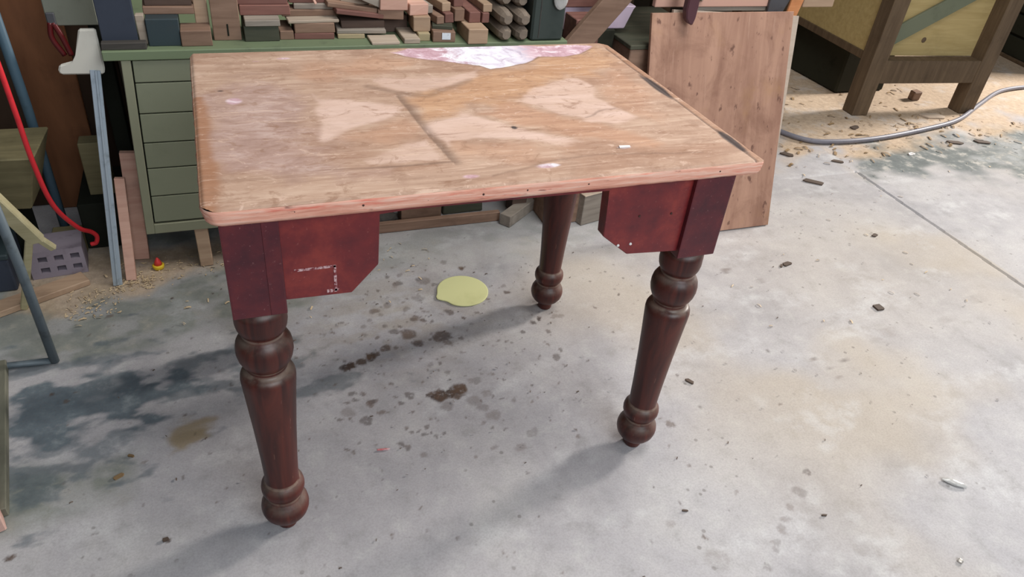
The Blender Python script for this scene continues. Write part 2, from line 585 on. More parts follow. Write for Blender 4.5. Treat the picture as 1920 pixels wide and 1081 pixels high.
M = {
    'red': table_red(), 'block': block_red(), 'leg': leg_wood(), 'edge': edge_wood(), 'veneer': veneer(),
    'floor': concrete(),
    'under': wood('table_underside_wood', (84, 60, 44), (110, 80, 58)),
    'wall': paint('dark_wall', (58, 52, 46), (40, 36, 32), 0.9, 0.1, 3),  # dark brown wall colour
    'cab': paint('sage_green_metal', (142, 142, 118), (124, 124, 102), 0.5, 0.35, 6),
    'drawer': paint('sage_green_drawer', (134, 137, 114), (116, 120, 98), 0.5, 0.35, 5, vary=0.05),
    'bench_top': paint('green_bench_paint', (114, 127, 98), (96, 104, 84), 0.6, 0.3, 14),
    'gap': paint('dark_gap', (34, 36, 30), (24, 25, 22), 0.9, 0.1, 5),
    'nail': paint('rusty_nail', (70, 44, 38), (50, 32, 28), 0.6, 0.3, 60),
    'tape': paint('tape_residue', (206, 172, 172), (120, 44, 48), 0.6, 0.3, 160, lo=0.42, hi=0.58),
    'chipw': paint('white_chip', (235, 230, 226), (215, 210, 205), 0.6, 0.3, 40),
    'navy': paint('navy_board_paint', (56, 62, 74), (44, 48, 58), 0.6, 0.3, 10),
    'charcoal': paint('charcoal_slab', (72, 68, 64), (56, 52, 50), 0.7, 0.2, 20),
    'teal': paint('dark_teal_paint', (50, 62, 66), (62, 62, 58), 0.55, 0.35, 14),
    'brown': wood('mid_brown_wood', (120, 94, 78), (148, 120, 102)),
    'darkbrown': wood('dark_brown_wood', (76, 60, 52), (98, 80, 70)),
    'redbrown': wood('red_brown_wood', (114, 78, 70), (140, 100, 90)),
    'palewood': wood('pale_grey_wood', (168, 150, 132), (192, 176, 158)),
    'greywood': wood('grey_weathered_wood', (128, 118, 108), (158, 148, 136)),
    'pinkwood': wood('pink_sawn_wood', (196, 150, 132), (216, 176, 158)),
    'tan': wood('tan_wood', (164, 136, 112), (188, 160, 134)),
    'yellowwood': wood('yellow_wood', (150, 136, 106), (172, 156, 124)),
    'mossy': wood('mossy_dark_wood', (62, 66, 54), (86, 84, 70)),
    'cedar': wood('orange_cedar_wood', (188, 122, 78), (206, 146, 100)),
    'post': wood('grey_brown_post', (114, 102, 90), (138, 124, 110), grain=(45, 5, 45)),
    'greenpost': paint('dark_green_drum', (56, 64, 60), (40, 50, 46), 0.5, 0.35, 9),
    'lilac': paint('lilac_plastic', (206, 186, 202), (188, 166, 186), 0.45, 0.35, 6),
    'panel': stained_ply(),
    'panel2': wood('clean_plywood', (178, 162, 146), (192, 176, 160), vary=0),
    'pinkboard': paint('pink_beige_board', (214, 170, 152), (200, 158, 140), 0.6, 0.25, 5),
    'purple': paint('dark_purple_lever', (84, 52, 58), (64, 38, 44), 0.4, 0.4, 20),
    'iron': paint('blue_grey_iron', (92, 92, 96), (70, 68, 70), 0.5, 0.4, 25, 0.4),
    'steel': paint('brushed_steel', (176, 188, 198), (140, 150, 158), 0.4, 0.5, 30, 0.35),
    'bluepole': paint('dull_blue_paint', (70, 92, 106), (52, 66, 74), 0.5, 0.35, 14),
    'greypole': paint('grey_steel_leg', (92, 102, 108), (66, 72, 74), 0.5, 0.4, 26, 0.2),
    'hose': paint('red_rubber', (206, 44, 52), (178, 32, 42), 0.4, 0.4, 20),
    'clay': paint('grey_purple_clay', (150, 140, 150), (128, 116, 124), 0.85, 0.15, 30),
    'hole': paint('brick_hole_shade', (40, 32, 44), (30, 24, 32), 0.9, 0.1, 20),
    'brownply': wood('varnished_brown_board', (100, 64, 42), (128, 84, 56), grain=(14, 14, 2.2), vary=0, rough=0.5),
    'darkply': wood('added_dark_board', (50, 36, 26), (66, 48, 34), grain=(14, 14, 2.2), vary=0),
    'olive': wood('olive_wood', (112, 104, 76), (134, 124, 92)),
    'palestick': wood('pale_stick_wood', (168, 158, 122), (188, 178, 142)),
    'greybox': paint('grey_green_box', (122, 124, 112), (104, 104, 94), 0.7, 0.2, 12),
    'cream': paint('cream_plastic', (206, 202, 190), (180, 176, 164), 0.45, 0.35, 8),
    'redcap': paint('red_plastic_cap', (214, 62, 58), (190, 48, 46), 0.4, 0.4, 20),
    'yellowcap': paint('yellow_plastic_cap', (230, 196, 52), (208, 172, 40), 0.4, 0.4, 20),
    'plierred': paint('dark_red_grip', (96, 26, 28), (72, 18, 20), 0.35, 0.5, 20),
    'lid': paint('pale_yellow_lid', (214, 214, 158), (200, 200, 142), 0.5, 0.3, 7),
    'benchleg': wood('dark_bench_wood', (84, 68, 52), (106, 88, 68), grain=(40, 40, 4), vary=0.06),
    'yellowply': wood('yellow_plywood', (170, 148, 98), (188, 166, 116), vary=0.05, blot=0.2),
    'brace': paint('grey_green_brace', (112, 116, 96), (98, 102, 84), 0.7, 0.2, 10),
    'darkcrate': paint('dark_green_crate', (46, 46, 36), (34, 34, 26), 0.7, 0.2, 14),
    'cable': paint('grey_blue_cable', (120, 118, 126), (98, 96, 104), 0.45, 0.35, 30),
    'chip': wood('dark_wood_chip', (74, 62, 54), (96, 82, 72)),
    'shaving': wood('pale_wood_shaving', (196, 170, 132), (220, 198, 164), blot=0.1, vary=0.2),
    'crust': wood('brown_litter', (110, 88, 62), (150, 124, 90), vary=0.3),
    'clear': paint('clear_plastic', (186, 184, 180), (160, 158, 154), 0.15, 0.6, 20),
    'nut': paint('bright_steel', (220, 216, 208), (180, 176, 170), 0.2, 0.6, 20, 0.9),
    'flake': paint('pink_paint_flake', (206, 120, 122), (222, 190, 190), 0.6, 0.2, 120, lo=0.45, hi=0.6),
    'paper': paint('white_label_paper', (226, 230, 236), (150, 158, 172), 0.6, 0.2, 60, lo=0.55, hi=0.62),
    'pinkend': wood('pink_timber_end', (190, 150, 140), (206, 170, 156), dark=(120, 90, 96), blot=0.7),
    'greyboard': wood('grey_olive_board', (92, 92, 80), (114, 112, 98), grain=(40, 4, 40)),
}

# ------------------------------------------------------------------ the setting: floor and walls
DROPS = [(0.488, 0.326, 0.016, 1), (0.50, 0.312, 0.012, .9), (0.44, 0.335, 0.012, .9), (0.53, 0.345, 0.010, .9), (0.30, 0.50, 0.012, .9), (0.345, 0.52, 0.010, .9), (0.681, 0.855, 0.0118, 0.95), (0.449, 0.863, 0.0087, 0.6), (0.488, 0.86, 0.0126, 0.4), (0.471, 0.817, 0.0154, 0.6), (0.548, 0.818, 0.022, 0.45), (0.638, 0.9, 0.0118, 0.4), (0.511, 0.734, 0.0182, 0.35), (0.574, 0.793, 0.0113, 0.6), (0.376, 0.705, 0.0163, 0.6), (0.418, 0.72, 0.0148, 0.4), (0.466, 0.691, 0.013, 0.4), (0.582, 0.65, 0.0132, 0.7), (0.615, 0.612, 0.0095, 0.8), (0.661, 0.629, 0.0085, 0.6), (0.713, 0.683, 0.0075, 0.6), (0.778, 0.707, 0.0115, 0.8), (0.829, 0.708, 0.0052, 0.6), (0.779, 0.739, 0.0103, 0.4), (0.355, 0.664, 0.0103, 0.4), (0.336, 0.641, 0.009, 0.4), (0.392, 0.628, 0.0091, 0.6), (0.391, 0.681, 0.0093, 0.4), (0.479, 0.645, 0.014, 0.7), (0.499, 0.63, 0.0094, 0.8), (0.524, 0.615, 0.007, 0.6), (0.433, 0.618, 0.008, 0.6), (0.444, 0.577, 0.0255, 0.75), (0.461, 0.532, 0.0168, 0.8), (0.409, 0.6, 0.0142, 0.6), (0.359, 0.585, 0.0078, 0.6), (0.53, 0.547, 0.0258, 0.8), (0.54, 0.521, 0.0142, 0.6), (0.579, 0.53, 0.0092, 0.6), (0.493, 0.54, 0.0057, 0.6), (0.327, 0.513, 0.0183, 1), (0.266, 0.489, 0.0179, 1), (0.25, 0.487, 0.0136, 0.9), (0.368, 0.535, 0.0121, 0.8), (0.395, 0.531, 0.0088, 0.6), (0.335, 0.568, 0.0044, 0.6), (0.474, 0.493, 0.0055, 0.6), (0.565, 0.467, 0.0078, 0.4), (0.505, 0.402, 0.0108, 0.45), (0.471, 0.438, 0.0098, 0.4), (0.497, 0.44, 0.0066, 0.6), (0.354, 0.399, 0.0094, 0.6), (0.254, 0.383, 0.0121, 0.6), (0.279, 0.38, 0.0101, 0.6), (0.238, 0.361, 0.008, 0.6), (0.258, 0.36, 0.0075, 0.6), (0.296, 0.346, 0.0131, 0.8), (0.29, 0.332, 0.01, 0.6), (0.308, 0.306, 0.0109, 0.6), (0.268, 0.286, 0.0146, 0.6), (0.386, 0.343, 0.0123, 0.6), (0.363, 0.328, 0.0086, 0.6), (0.236, 0.322, 0.0186, 0.3), (0.461, 0.324, 0.0218, 1), (0.515, 0.333, 0.0232, 1), (0.468, 0.284, 0.0205, 0.4), (0.564, 0.356, 0.0162, 0.4), (0.541, 0.284, 0.0209, 0.35), (0.554, 0.257, 0.0145, 0.35), (0.568, 0.226, 0.0185, 0.35), (0.581, 0.296, 0.0132, 0.35), (0.363, 0.22, 0.0063, 0.6), (0.381, 0.222, 0.0049, 0.6), (0.399, 0.231, 0.0074, 0.6), (0.39, 0.205, 0.0073, 0.6), (0.406, 0.207, 0.0044, 0.6), (0.419, 0.194, 0.0059, 0.6), (0.436, 0.2, 0.0059, 0.6), (0.359, 0.239, 0.0059, 0.6), (0.331, 0.192, 0.0095, 0.6), (0.343, 0.181, 0.0095, 0.6), (0.218, 0.198, 0.0065, 0.6), (0.372, 0.148, 0.0095, 0.4), (0.599, 0.107, 0.0148, 0.35), (0.642, 0.143, 0.0142, 0.3), (0.538, 0.124, 0.0078, 0.4), (0.536, 0.204, 0.0081, 0.4), (0.556, 0.184, 0.005, 0.6), (0.581, 0.174, 0.005, 0.6), (0.757, 0.512, 0.0089, 0.7), (0.824, 0.558, 0.0086, 0.9), (0.801, 0.542, 0.0109, 0.8), (0.833, 0.495, 0.0096, 0.6), (0.811, 0.385, 0.0138, 0.6), (0.834, 0.411, 0.0082, 0.6), (0.877, 0.56, 0.0124, 0.4), (0.892, 0.555, 0.01, 0.4), (0.327, 0.607, 0.0089, 0.4), (0.314, 0.587, 0.0066, 0.4), (0.402, 0.802, 0.0073, 0.6), (0.365, 0.784, 0.006, 0.6), (0.42, 0.73, 0.0095, 0.5), (0.235, 0.714, 0.0057, 0.6), (0.186, 0.649, 0.0049, 0.6), (0.247, 0.634, 0.0044, 0.6), (1.234, -0.15, 0.0101, 0.6), (1.177, -0.196, 0.0182, 0.4), (1.124, -0.224, 0.0095, 0.35), (1.097, -0.247, 0.012, 0.35), (1.07, -0.27, 0.0118, 0.35), (1.035, -0.293, 0.009, 0.35), (1.02, -0.308, 0.0102, 0.35), (0.979, -0.338, 0.0075, 0.4), (0.891, -0.234, 0.0057, 0.8), (0.886, -0.292, 0.0279, 0.2), (0.834, -0.185, 0.0115, 0.25), (1.317, 0.063, 0.0064, 0.6), (1.541, 0.107, 0.012, 0.4), (1.6, 0.11, 0.0078, 0.6), (1.561, 0.149, 0.0122, 0.35), (1.534, 0.191, 0.0088, 0.6), (1.613, 0.167, 0.0089, 0.6), (1.419, 0.259, 0.0053, 0.6), (2.079, 0.386, 0.0209, 0.35), (2.3, 0.309, 0.0214, 0.3), (1.84, 0.231, 0.0285, 0.25), (1.878, 0.272, 0.0116, 0.6), (2.078, 0.245, 0.0251, 0.3), (1.633, 0.339, 0.0113, 0.35), (1.536, 0.646, 0.0182, 0.5), (1.618, 0.568, 0.0201, 0.3), (0.987, 0.077, 0.0119, 0.6), (1.102, 0.234, 0.0065, 0.6), (1.025, -0.151, 0.0068, 0.4), (-0.17, 0.072, 0.0063, 0.9), (-0.054, 0.17, 0.0047, 0.6), (-0.014, 0.201, 0.0038, 0.6), (-0.135, 0.221, 0.0042, 0.6), (-0.072, 0.141, 0.0041, 0.6), (-0.097, 0.064, 0.003, 0.6), (0.021, 0.026, 0.0025, 0.6), (-0.443, 0.115, 0.0064, 0.9), (-0.314, 0.07, 0.0037, 0.6), (-0.419, 0.562, 0.0057, 0.9), (-0.365, 0.56, 0.0069, 0.6), (-0.389, 0.529, 0.0067, 0.7), (-0.308, 0.846, 0.0117, 0.6)]
Z_BLUE = [[-0.51, 0.622], [-0.399, 0.632], [-0.233, 0.609], [-0.087, 0.551], [-0.099, 0.475], [-0.183, 0.407], [-0.294, 0.412], [-0.377, 0.393], [-0.457, 0.384]]  # darker blue-grey patch on the left floor
Z_BLUE2 = [[0.139, 0.492], [0.245, 0.485], [0.287, 0.422], [0.178, 0.402], [0.127, 0.406]]
Z_GREEN = [[-0.60, 0.36], [-0.339, 0.304], [-0.256, 0.296], [-0.268, 0.218], [-0.359, 0.196], [-0.437, 0.154], [-0.60, 0.12]]
Z_GREEN2 = [[-0.9, 1.3], [0.25, 1.3], [0.30, 0.95], [0.22, 0.78], [-0.012, 0.73], [-0.185, 0.703], [-0.424, 0.659], [-0.9, 0.661]]  # greenish, darker floor tone round the cabinet
Z_TAN = [[-0.163, 0.384], [-0.132, 0.402], [-0.074, 0.39], [-0.105, 0.351], [-0.117, 0.288], [-0.161, 0.296]]
Z_UNDER = [[0.2, 1.25], [0.456, 1.25], [1.4, 1.2], [1.256, 0.95], [1.1, 0.881], [0.899, 0.878], [0.578, 0.886], [0.30, 0.85]]  # darker floor tone under the bench
Z_DARKR = [[2.838, 1.42], [3.289, 1.448], [3.959, 1.478], [4.6, 1.5], [4.2, 1.0], [3.3, 0.98], [3.018, 1.12], [2.675, 1.18]]
Z_SAWR = [[2.2, 2.3], [2.501, 1.75], [2.3, 1.33], [3.188, 1.42], [3.788, 1.46], [5.2, 1.7], [7.5, 3.3], [2.2, 3.3]]
Z_SAWL = [[-0.55, 1.2], [0.45, 1.2], [0.45, 1.05], [0.018, 1.0], [-0.187, 0.974], [-0.302, 0.922], [-0.419, 0.853], [-0.55, 0.9]]


def floor_a(X, Y):
    out = np.zeros(X.shape + (4,))
    w1 = (fbm(X, Y, 55, 1) - 0.5) * 0.021
    w2 = (fbm(X, Y, 55, 9) - 0.5) * 0.021
    xw, yw = X + w1, Y + w2
    dr = np.zeros(X.shape)
    for i, (cx, cy, r, k) in enumerate(DROPS):
        m = (np.abs(X - cx) < 2.2 * r + .02) & (np.abs(Y - cy) < 2.2 * r + .02)
        dx, dy = xw[m] - cx, yw[m] - cy
        d = np.hypot(dx, dy * 1.05) / r
        dr[m] = np.maximum(dr[m], k * sstep(d, 1.12, 0.72))
    rs = np.random.RandomState(5)
    for i in range(420):                                    # small spatter around the table
        cx, cy = rs.normal(0.45, 0.32), rs.normal(0.5, 0.32)
        r, k = rs.uniform(0.0018, 0.0055), rs.uniform(0.25, 0.7)
        m = (np.abs(X - cx) < .02) & (np.abs(Y - cy) < .02)
        d = np.hypot(xw[m] - cx, yw[m] - cy) / r
        dr[m] = np.maximum(dr[m], k * sstep(d, 1.2, 0.6))
    out[..., 0] = dr
    n = (fbm(X, Y, 9, 3, 5) - 0.5)
    nb = fbm(X * 0.7, Y * 1.3, 22, 63, 5) - 0.5
    b = np.maximum(sstep(poly_sd(X, Y, Z_BLUE) + n * 0.10 + nb * 0.28, -0.01, 0.05),
                   0.7 * sstep(poly_sd(X, Y, Z_BLUE2) + n * 0.08 + nb * 0.22, -0.005, 0.04))
    b = np.maximum(b, 0.7 * sstep(poly_sd(X, Y, [[-0.6, 0.80], [-0.1, 0.72], [0.15, 0.66], [0.36, 0.50], [-0.1, 0.42], [-0.2, 0.25], [-0.6, 0.10]]) + n * 0.2 + nb * 0.75, 0.06, 0.20))  # wider blue-grey mottling, darker over the left floor
    out[..., 1] = b
    s = np.maximum(0.8 * sstep(poly_sd(X, Y, Z_SAWL) + n * 0.16, -0.02, 0.05),
                   sstep(poly_sd(X, Y, Z_SAWR) + n * 0.5, -0.08, 0.10))
    out[..., 2] = s
    dirt = np.exp(-((X - 0.42) / 0.28) ** 2 - ((Y - 0.68) / 0.22) ** 2) * 0.42 * sstep(nb, -0.16, 0.12)
    out[..., 3] = dirt + sstep(poly_sd(X, Y, Z_TAN) + n * 0.07 + nb * 0.09, -0.012, 0.03)
    return out


def floor_b(X, Y):
    out = np.zeros(X.shape + (4,))
    n = (fbm(X, Y, 7, 13, 5) - 0.5)
    out[..., 0] = np.maximum.reduce([0.9 * sstep(poly_sd(X, Y, Z_GREEN2) + n * 0.16, -0.03, 0.05),
                                     1.0 * sstep(poly_sd(X, Y, Z_GREEN) + n * 0.12, -0.05, 0.06),
                                     0.5 * sstep(poly_sd(X, Y, Z_UNDER) + n * 0.2, -0.06, 0.08)])
    nb = fbm(X * 0.8, Y * 1.2, 18, 71, 5)
    out[..., 0] *= 0.5 + 0.5 * sstep(nb, 0.35, 0.6)
    out[..., 1] = sstep(poly_sd(X, Y, Z_DARKR) + n * 0.55, -0.08, 0.08)
    sc = fbm(X * 0.6, Y, 11, 31, 5)
    out[..., 2] = sstep(sc, 0.56, 0.72) * 0.8 * np.where(X > 2.57, 1.0, 0.75)
    wm = sstep(fbm(X, Y, 1.7, 41, 4), 0.42, 0.66)
    wg = np.exp(-((X - 2.0) / 0.55) ** 2 - ((Y - 0.6) / 0.5) ** 2)
    out[..., 3] = np.maximum(wm * sstep(X + 0.5 * Y, 0.75, 1.5), wg * (0.55 + 0.45 * wm)) * np.where(X > 2.57, 0.3, 1.0)
    return out


def axis(dense0, dense1, step, lo, hi, extra=()):
    a = list(np.arange(dense0, dense1 + 1e-6, step))
    s, p = step, dense0
    while p > lo:
        s = min(s * 1.12, 0.05)
        p -= s
        a.append(p)
    s, p = step, dense1
    while p < hi:
        s = min(s * 1.08, 0.05)
        p += s
        a.append(p)
    return np.array(sorted(set(np.round(a + list(extra), 5))))


JX, JY = 2.565, 1.19


def floor_z(X, Y):
    z = (fbm(X, Y, 4, 77, 3) - 0.5) * 0.0016
    z = z - 0.007 * (np.abs(X - JX - 0.06 * (Y - 0.9) * 0.6) < 0.0065) * (Y < JY + 0.01)
    z = z - 0.005 * (np.abs(Y - JY) < 0.0055) * (X > 2.2) * (X < JX + 0.09)
    return z - 0.0008


xs = axis(-0.60, 1.35, 0.0045, -2.2, 7.5, list(np.arange(2.50, 2.63, 0.004)))
ys = axis(-0.50, 1.12, 0.0045, -1.6, 3.3, (JY - .012, JY - .004, JY, JY + .004, JY + .012))
floor = struct(new_obj('floor', grid_me('floor', xs, ys, floor_z, {'stain_tone_a': floor_a, 'stain_tone_b': floor_b}), M['floor']))

struct(new_obj('wall_back', box_me('wall_back', -2.2, 2.15, 1.95, 2.05, -0.01, 3.2, 0), M['wall']))
struct(new_obj('wall_return', box_me('wall_return', 2.05, 2.15, 2.05, 3.3, -0.01, 3.2, 0), M['wall']))
struct(new_obj('wall_far', box_me('wall_far', 2.05, 9.0, 3.3, 3.42, -0.01, 3.2, 0), M['wall']))
struct(new_obj('wall_left', box_me('wall_left', -2.3, -2.2, -1.6, 3.42, -0.01, 3.2, 0), M['wall']))

# ------------------------------------------------------------------ the table
TL, TW, TH, TT = 0.9543, 0.6609, 0.765, 0.027
RAD = {(0, 0): 0.026, (1, 0): 0.010, (1, 1): 0.045, (0, 1): 0.022}
W_WHITE = [[0.406, 0.631], [0.448, 0.656], [0.577, 0.669], [0.696, 0.668], [0.766, 0.64], [0.868, 0.648], [0.901, 0.634], [0.854, 0.587], [0.805, 0.569], [0.74, 0.575], [0.698, 0.536], [0.661, 0.522], [0.626, 0.512], [0.6, 0.508], [0.584, 0.533], [0.53, 0.555], [0.476, 0.576], [0.435, 0.601]]
W_PALE = [
    ([[0.209, 0.414], [0.22, 0.386], [0.266, 0.367], [0.352, 0.343], [0.373, 0.327], [0.34, 0.294], [0.286, 0.265], [0.232, 0.228], [0.198, 0.207], [0.193, 0.256], [0.201, 0.325]], 1.0),
    ([[0.327, 0.471], [0.363, 0.488], [0.45, 0.479], [0.507, 0.476], [0.587, 0.522], [0.549, 0.462], [0.491, 0.423], [0.428, 0.396], [0.386, 0.401], [0.339, 0.426]], 0.75),
    ([[0.374, 0.234], [0.466, 0.289], [0.498, 0.272], [0.541, 0.216], [0.646, 0.137], [0.663, 0.127], [0.605, 0.114], [0.519, 0.157], [0.414, 0.167], [0.40, 0.15]], 1.0),
    ([[0.255, 0.116], [0.329, 0.165], [0.37, 0.18], [0.376, 0.1], [0.313, 0.102]], 0.8),
    ([[0.582, 0.326], [0.653, 0.389], [0.748, 0.441], [0.779, 0.438], [0.788, 0.389], [0.766, 0.317], [0.785, 0.259], [0.802, 0.222], [0.751, 0.193], [0.7, 0.205], [0.664, 0.249]], 0.95)]
W_GOLD = [[0.374, 0.353], [0.51, 0.451], [0.611, 0.504], [0.722, 0.562], [0.895, 0.614], [0.917, 0.545], [0.817, 0.45], [0.751, 0.447], [0.655, 0.395], [0.567, 0.315], [0.475, 0.3], [0.382, 0.263]]
W_SWATH = [[0.499, 0.277], [0.582, 0.326], [0.661, 0.241], [0.748, 0.186], [0.8, 0.094], [0.772, 0.065], [0.683, 0.124], [0.541, 0.216]]
W_GREY = [[0.02, 0.374], [0.113, 0.466], [0.212, 0.4], [0.185, 0.213], [0.215, 0.127], [0.174, 0.078], [0.036, 0.103], [0.016, 0.161]]


def top_a(X, Y):
    out = np.zeros(X.shape + (4,))
    n = fbm(X * 0.5, Y, 30, 3, 5) - 0.5
    n2 = fbm(X, Y, 16, 23, 5) - 0.5
    for p, k in W_PALE:
        out[..., 0] = np.maximum(out[..., 0], k * sstep(poly_sd(X, Y, p) + n * 0.035, -0.006, 0.010))
    out[..., 1] = sstep(poly_sd(X, Y, W_WHITE) + n2 * 0.02, -0.003, 0.004)
    for cx, cy, rx, ry in ((0.712, 0.094, .011, .004), (0.545, 0.051, .022, .008), (0.406, 0.036, .014, .007),
                           (0.07, 0.392, .012, .012), (0.124, 0.598, .014, .006), (0.178, 0.609, .016, .006)):
        d = np.hypot((X - cx) / rx, (Y - cy) / ry) + n * 2.2
        out[..., 1] = np.maximum(out[..., 1], 0.85 * sstep(d, 1.1, 0.5))
    out[..., 2] = sstep(poly_sd(X, Y, W_GOLD) + n2 * 0.10, -0.02, 0.03)
    wob = n2 * 0.004
    s1 = np.clip((Y - 0.085) / 0.3, 0, 1)
    d1 = line_d(X + wob, Y, [(0.366, 0.381), (0.370, 0.315), (0.379, 0.194), (0.391, 0.091)])
    right = X > 0.391 - 0.085 * (Y - 0.091)
    m = np.where(right, 0.95 * sstep(d1, 0.022, 0.001), sstep(d1, 0.004, 0.001))  # seam line, with soft shade painted along its right side
    d2 = line_d(X, Y + wob, [(0.113, 0.104), (0.193, 0.097), (0.293, 0.09), (0.393, 0.091)])
    m = np.maximum(m, sstep(d2, 0.0055, 0.001) * 0.75 * sstep(X, 0.12, 0.3))
    d3 = line_d(X, Y + n2 * 0.02, [(0.32, 0.437), (0.356, 0.41), (0.393, 0.386), (0.423, 0.379), (0.488, 0.414), (0.533, 0.448)])
    m = np.maximum(m, sstep(d3, 0.016, 0.002) * 0.6)
    d4 = np.abs(poly_sd(X, Y, W_WHITE) + n2 * 0.02 + 0.002)
    m = np.maximum(m, sstep(d4, 0.005, 0.001) * 0.7 * (Y < 0.62))  # step shadow painted round the bare white patch
    d5 = line_d(X, Y + n2 * 0.02, [(0.44, 0.012 + 0.02), (0.62, 0.075), (0.85, 0.055)])
    m = np.maximum(m, sstep(d5, 0.006, 0.001) * 0.45)
    d6 = line_d(X, Y + n2 * 0.05, [(0.70, 0.236), (0.78, 0.262)])
    m = np.maximum(m, sstep(d6, 0.006, 0.001) * 0.7)
    out[..., 3] = m
    return out


def top_b(X, Y):
    out = np.zeros(X.shape + (4,))
    n = fbm(X, Y, 14, 53, 5) - 0.5
    out[..., 0] = sstep(poly_sd(X, Y, W_GREY) + n * 0.22, -0.05, 0.06)
    d = np.abs(X - (TL - 0.020) + n * 0.003)
    r = 0.55 * sstep(d, 0.0035, 0.001) * (Y < 0.62)
    for cx, cy, rx, ry in ((0.932, 0.36, .010, .062), (0.938, 0.085, .010, .055), (0.542, 0.206, .006, .007)):
        q = np.hypot((X - cx) / rx, (Y - cy) / ry) + n * 1.2
        r = np.maximum(r, sstep(q, 1.15, 0.6))
    dk = np.hypot((X - 0.048) / .006, (Y - 0.445) / .004)
    r = np.maximum(r, 0.8 * sstep(dk, 1.2, 0.5))
    out[..., 1] = r
    out[..., 2] = np.maximum(sstep(X + n * 0.03, 0.034, 0.016) * (Y < 0.42), 0.6 * sstep(X, TL - 0.021, TL - 0.018))
    sw = sstep(poly_sd(X, Y, W_SWATH) + n * 0.05, -0.01, 0.02)
    for p in ([(0.2, .5), (.25, .58), (.38, .62), (.42, .56), (.33, .5), (.25, .46)], [(.24, .21), (.33, .28), (.375, .31), (.375, .24), (.3, .17)],
              [(.40, .155), (.55, .15), (.6, .11), (.5, .085), (.40, .09)], [(.80, .40), (.90, .52), (.925, .30), (.84, .18), (.79, .24)]):
        sw = np.maximum(sw, 0.75 * sstep(poly_sd(X, Y, p) + n * 0.12, -0.02, 0.04))
    out[..., 3] = sw
    return out


def corner_snap(X, Y, rad_scale=1.0):
    for (ix, iy), r in RAD.items():
        cx = r if ix == 0 else TL - r
        cy = r if iy == 0 else TW - r
        m = ((X < cx) if ix == 0 else (X > cx)) & ((Y < cy) if iy == 0 else (Y > cy))
        dx, dy = X - cx, Y - cy
        d = np.hypot(dx, dy)
        m &= d > r
        X[m] = cx + dx[m] / d[m] * r
        Y[m] = cy + dy[m] / d[m] * r


def top_z(X, Y):
    corner_snap(X, Y)
    z = np.full(X.shape, TH)
    z -= 0.0011 * sstep(poly_sd(X, Y, W_WHITE), -0.001, 0.003)
    z += (fbm(X * 0.4, Y, 20, 5, 4) - 0.5) * 0.0010
    e = np.minimum.reduce([X, TL - X, Y, TW - Y])
    z -= 0.003 * sstep(e, 0.006, 0.0) * 0.9
    z -= 0.0012 * sstep(np.abs(X - (TL - 0.020)), 0.0025, 0.0008) * (Y < 0.63)
    return z


table = tag(empty('table', (0, 0, 0)),
            'old wooden table with worn bare top, dark red aprons and dark turned legs', 'table')
xs = np.unique(np.concatenate([np.linspace(0, TL, 400), np.array([0.001, 0.002, 0.004, TL - .001, TL - .002, TL - .004])]))
ys = np.unique(np.concatenate([np.linspace(0, TW, 280), np.array([0.001, 0.002, 0.004, TW - .001, TW - .002])]))
top = new_obj('tabletop', grid_me('tabletop', xs, ys, top_z, {'wear_shade_a': top_a, 'wear_b': top_b}), M['veneer'], table)
top['label'] = 'worn tabletop with patches of bare wood and white glue'


def outline(inset=0.0, n=8):
    pts = []
    for (ix, iy), a0 in (((0, 0), 180), ((1, 0), 270), ((1, 1), 0), ((0, 1), 90)):
        r = RAD[(ix, iy)]
        cx = r if ix == 0 else TL - r
        cy = r if iy == 0 else TW - r
        rr = max(r - inset, 0.001)
        for k in range(n + 1):
            a = math.radians(a0 + 90 * k / n)
            pts.append((cx + rr * math.cos(a), cy + rr * math.sin(a)))
    return pts


def edge_mesh():
    bm = bmesh.new()
    rnd = random.Random(4)
    levels = [(TH - 0.0028, 0.0), (TH - 0.006, -0.0012), (TH - 0.013, 0.0006), (TH - 0.021, 0.001), (TH - TT, 0.003)]
    base = outline(0.0, 10)
    dense = []
    for a, b in zip(base, base[1:] + base[:1]):
        k = max(1, int(math.hypot(b[0] - a[0], b[1] - a[1]) / 0.012))
        dense += [(a[0] + (b[0] - a[0]) * i / k, a[1] + (b[1] - a[1]) * i / k) for i in range(k)]
    cx, cy = TL / 2, TW / 2
    rings = []
    for li, (z, ins) in enumerate(levels):
        ring = []
        for i, (x, y) in enumerate(dense):
            j = rnd.uniform(-0.0009, 0.0009) if li in (1, 2, 3) else 0
            ux = -1 if x < 0.03 else (1 if x > TL - 0.03 else 0)
            uy = -1 if y < 0.03 else (1 if y > TW - 0.03 else 0)
            s = ins + j
            ring.append(bm.verts.new((x - ux * s, y - uy * s, z + (rnd.uniform(-.0006, .0006) if li else 0))))
        rings.append(ring)
    n = len(dense)
    for a, b in zip(rings, rings[1:]):
        for i in range(n):
            bm.faces.new((a[i], a[(i + 1) % n], b[(i + 1) % n], b[i]))
    bm.faces.new(rings[-1])
    return bm_mesh(bm, 'edge_band', True)


edge = new_obj('edge_band', edge_mesh(), M['edge'], table)
edge['label'] = 'raw orange-pink wooden edge of the top'
nail = lathe_me('nail', [(0, 0.0020), (0.0008, 0.0018), (0.0012, 0.001)], 10)
for x, z in ((0.035, .752), (0.125, .751), (0.225, .751), (0.325, .750), (0.415, .750), (0.49, .750), (0.60, .751), (0.735, .752), (0.86, .751)):
    o = new_obj('nail', nail, M['nail'], edge)
    o.location = (x, 0.0015, z)
    o.rotation_euler = (math.radians(90), 0, 0)

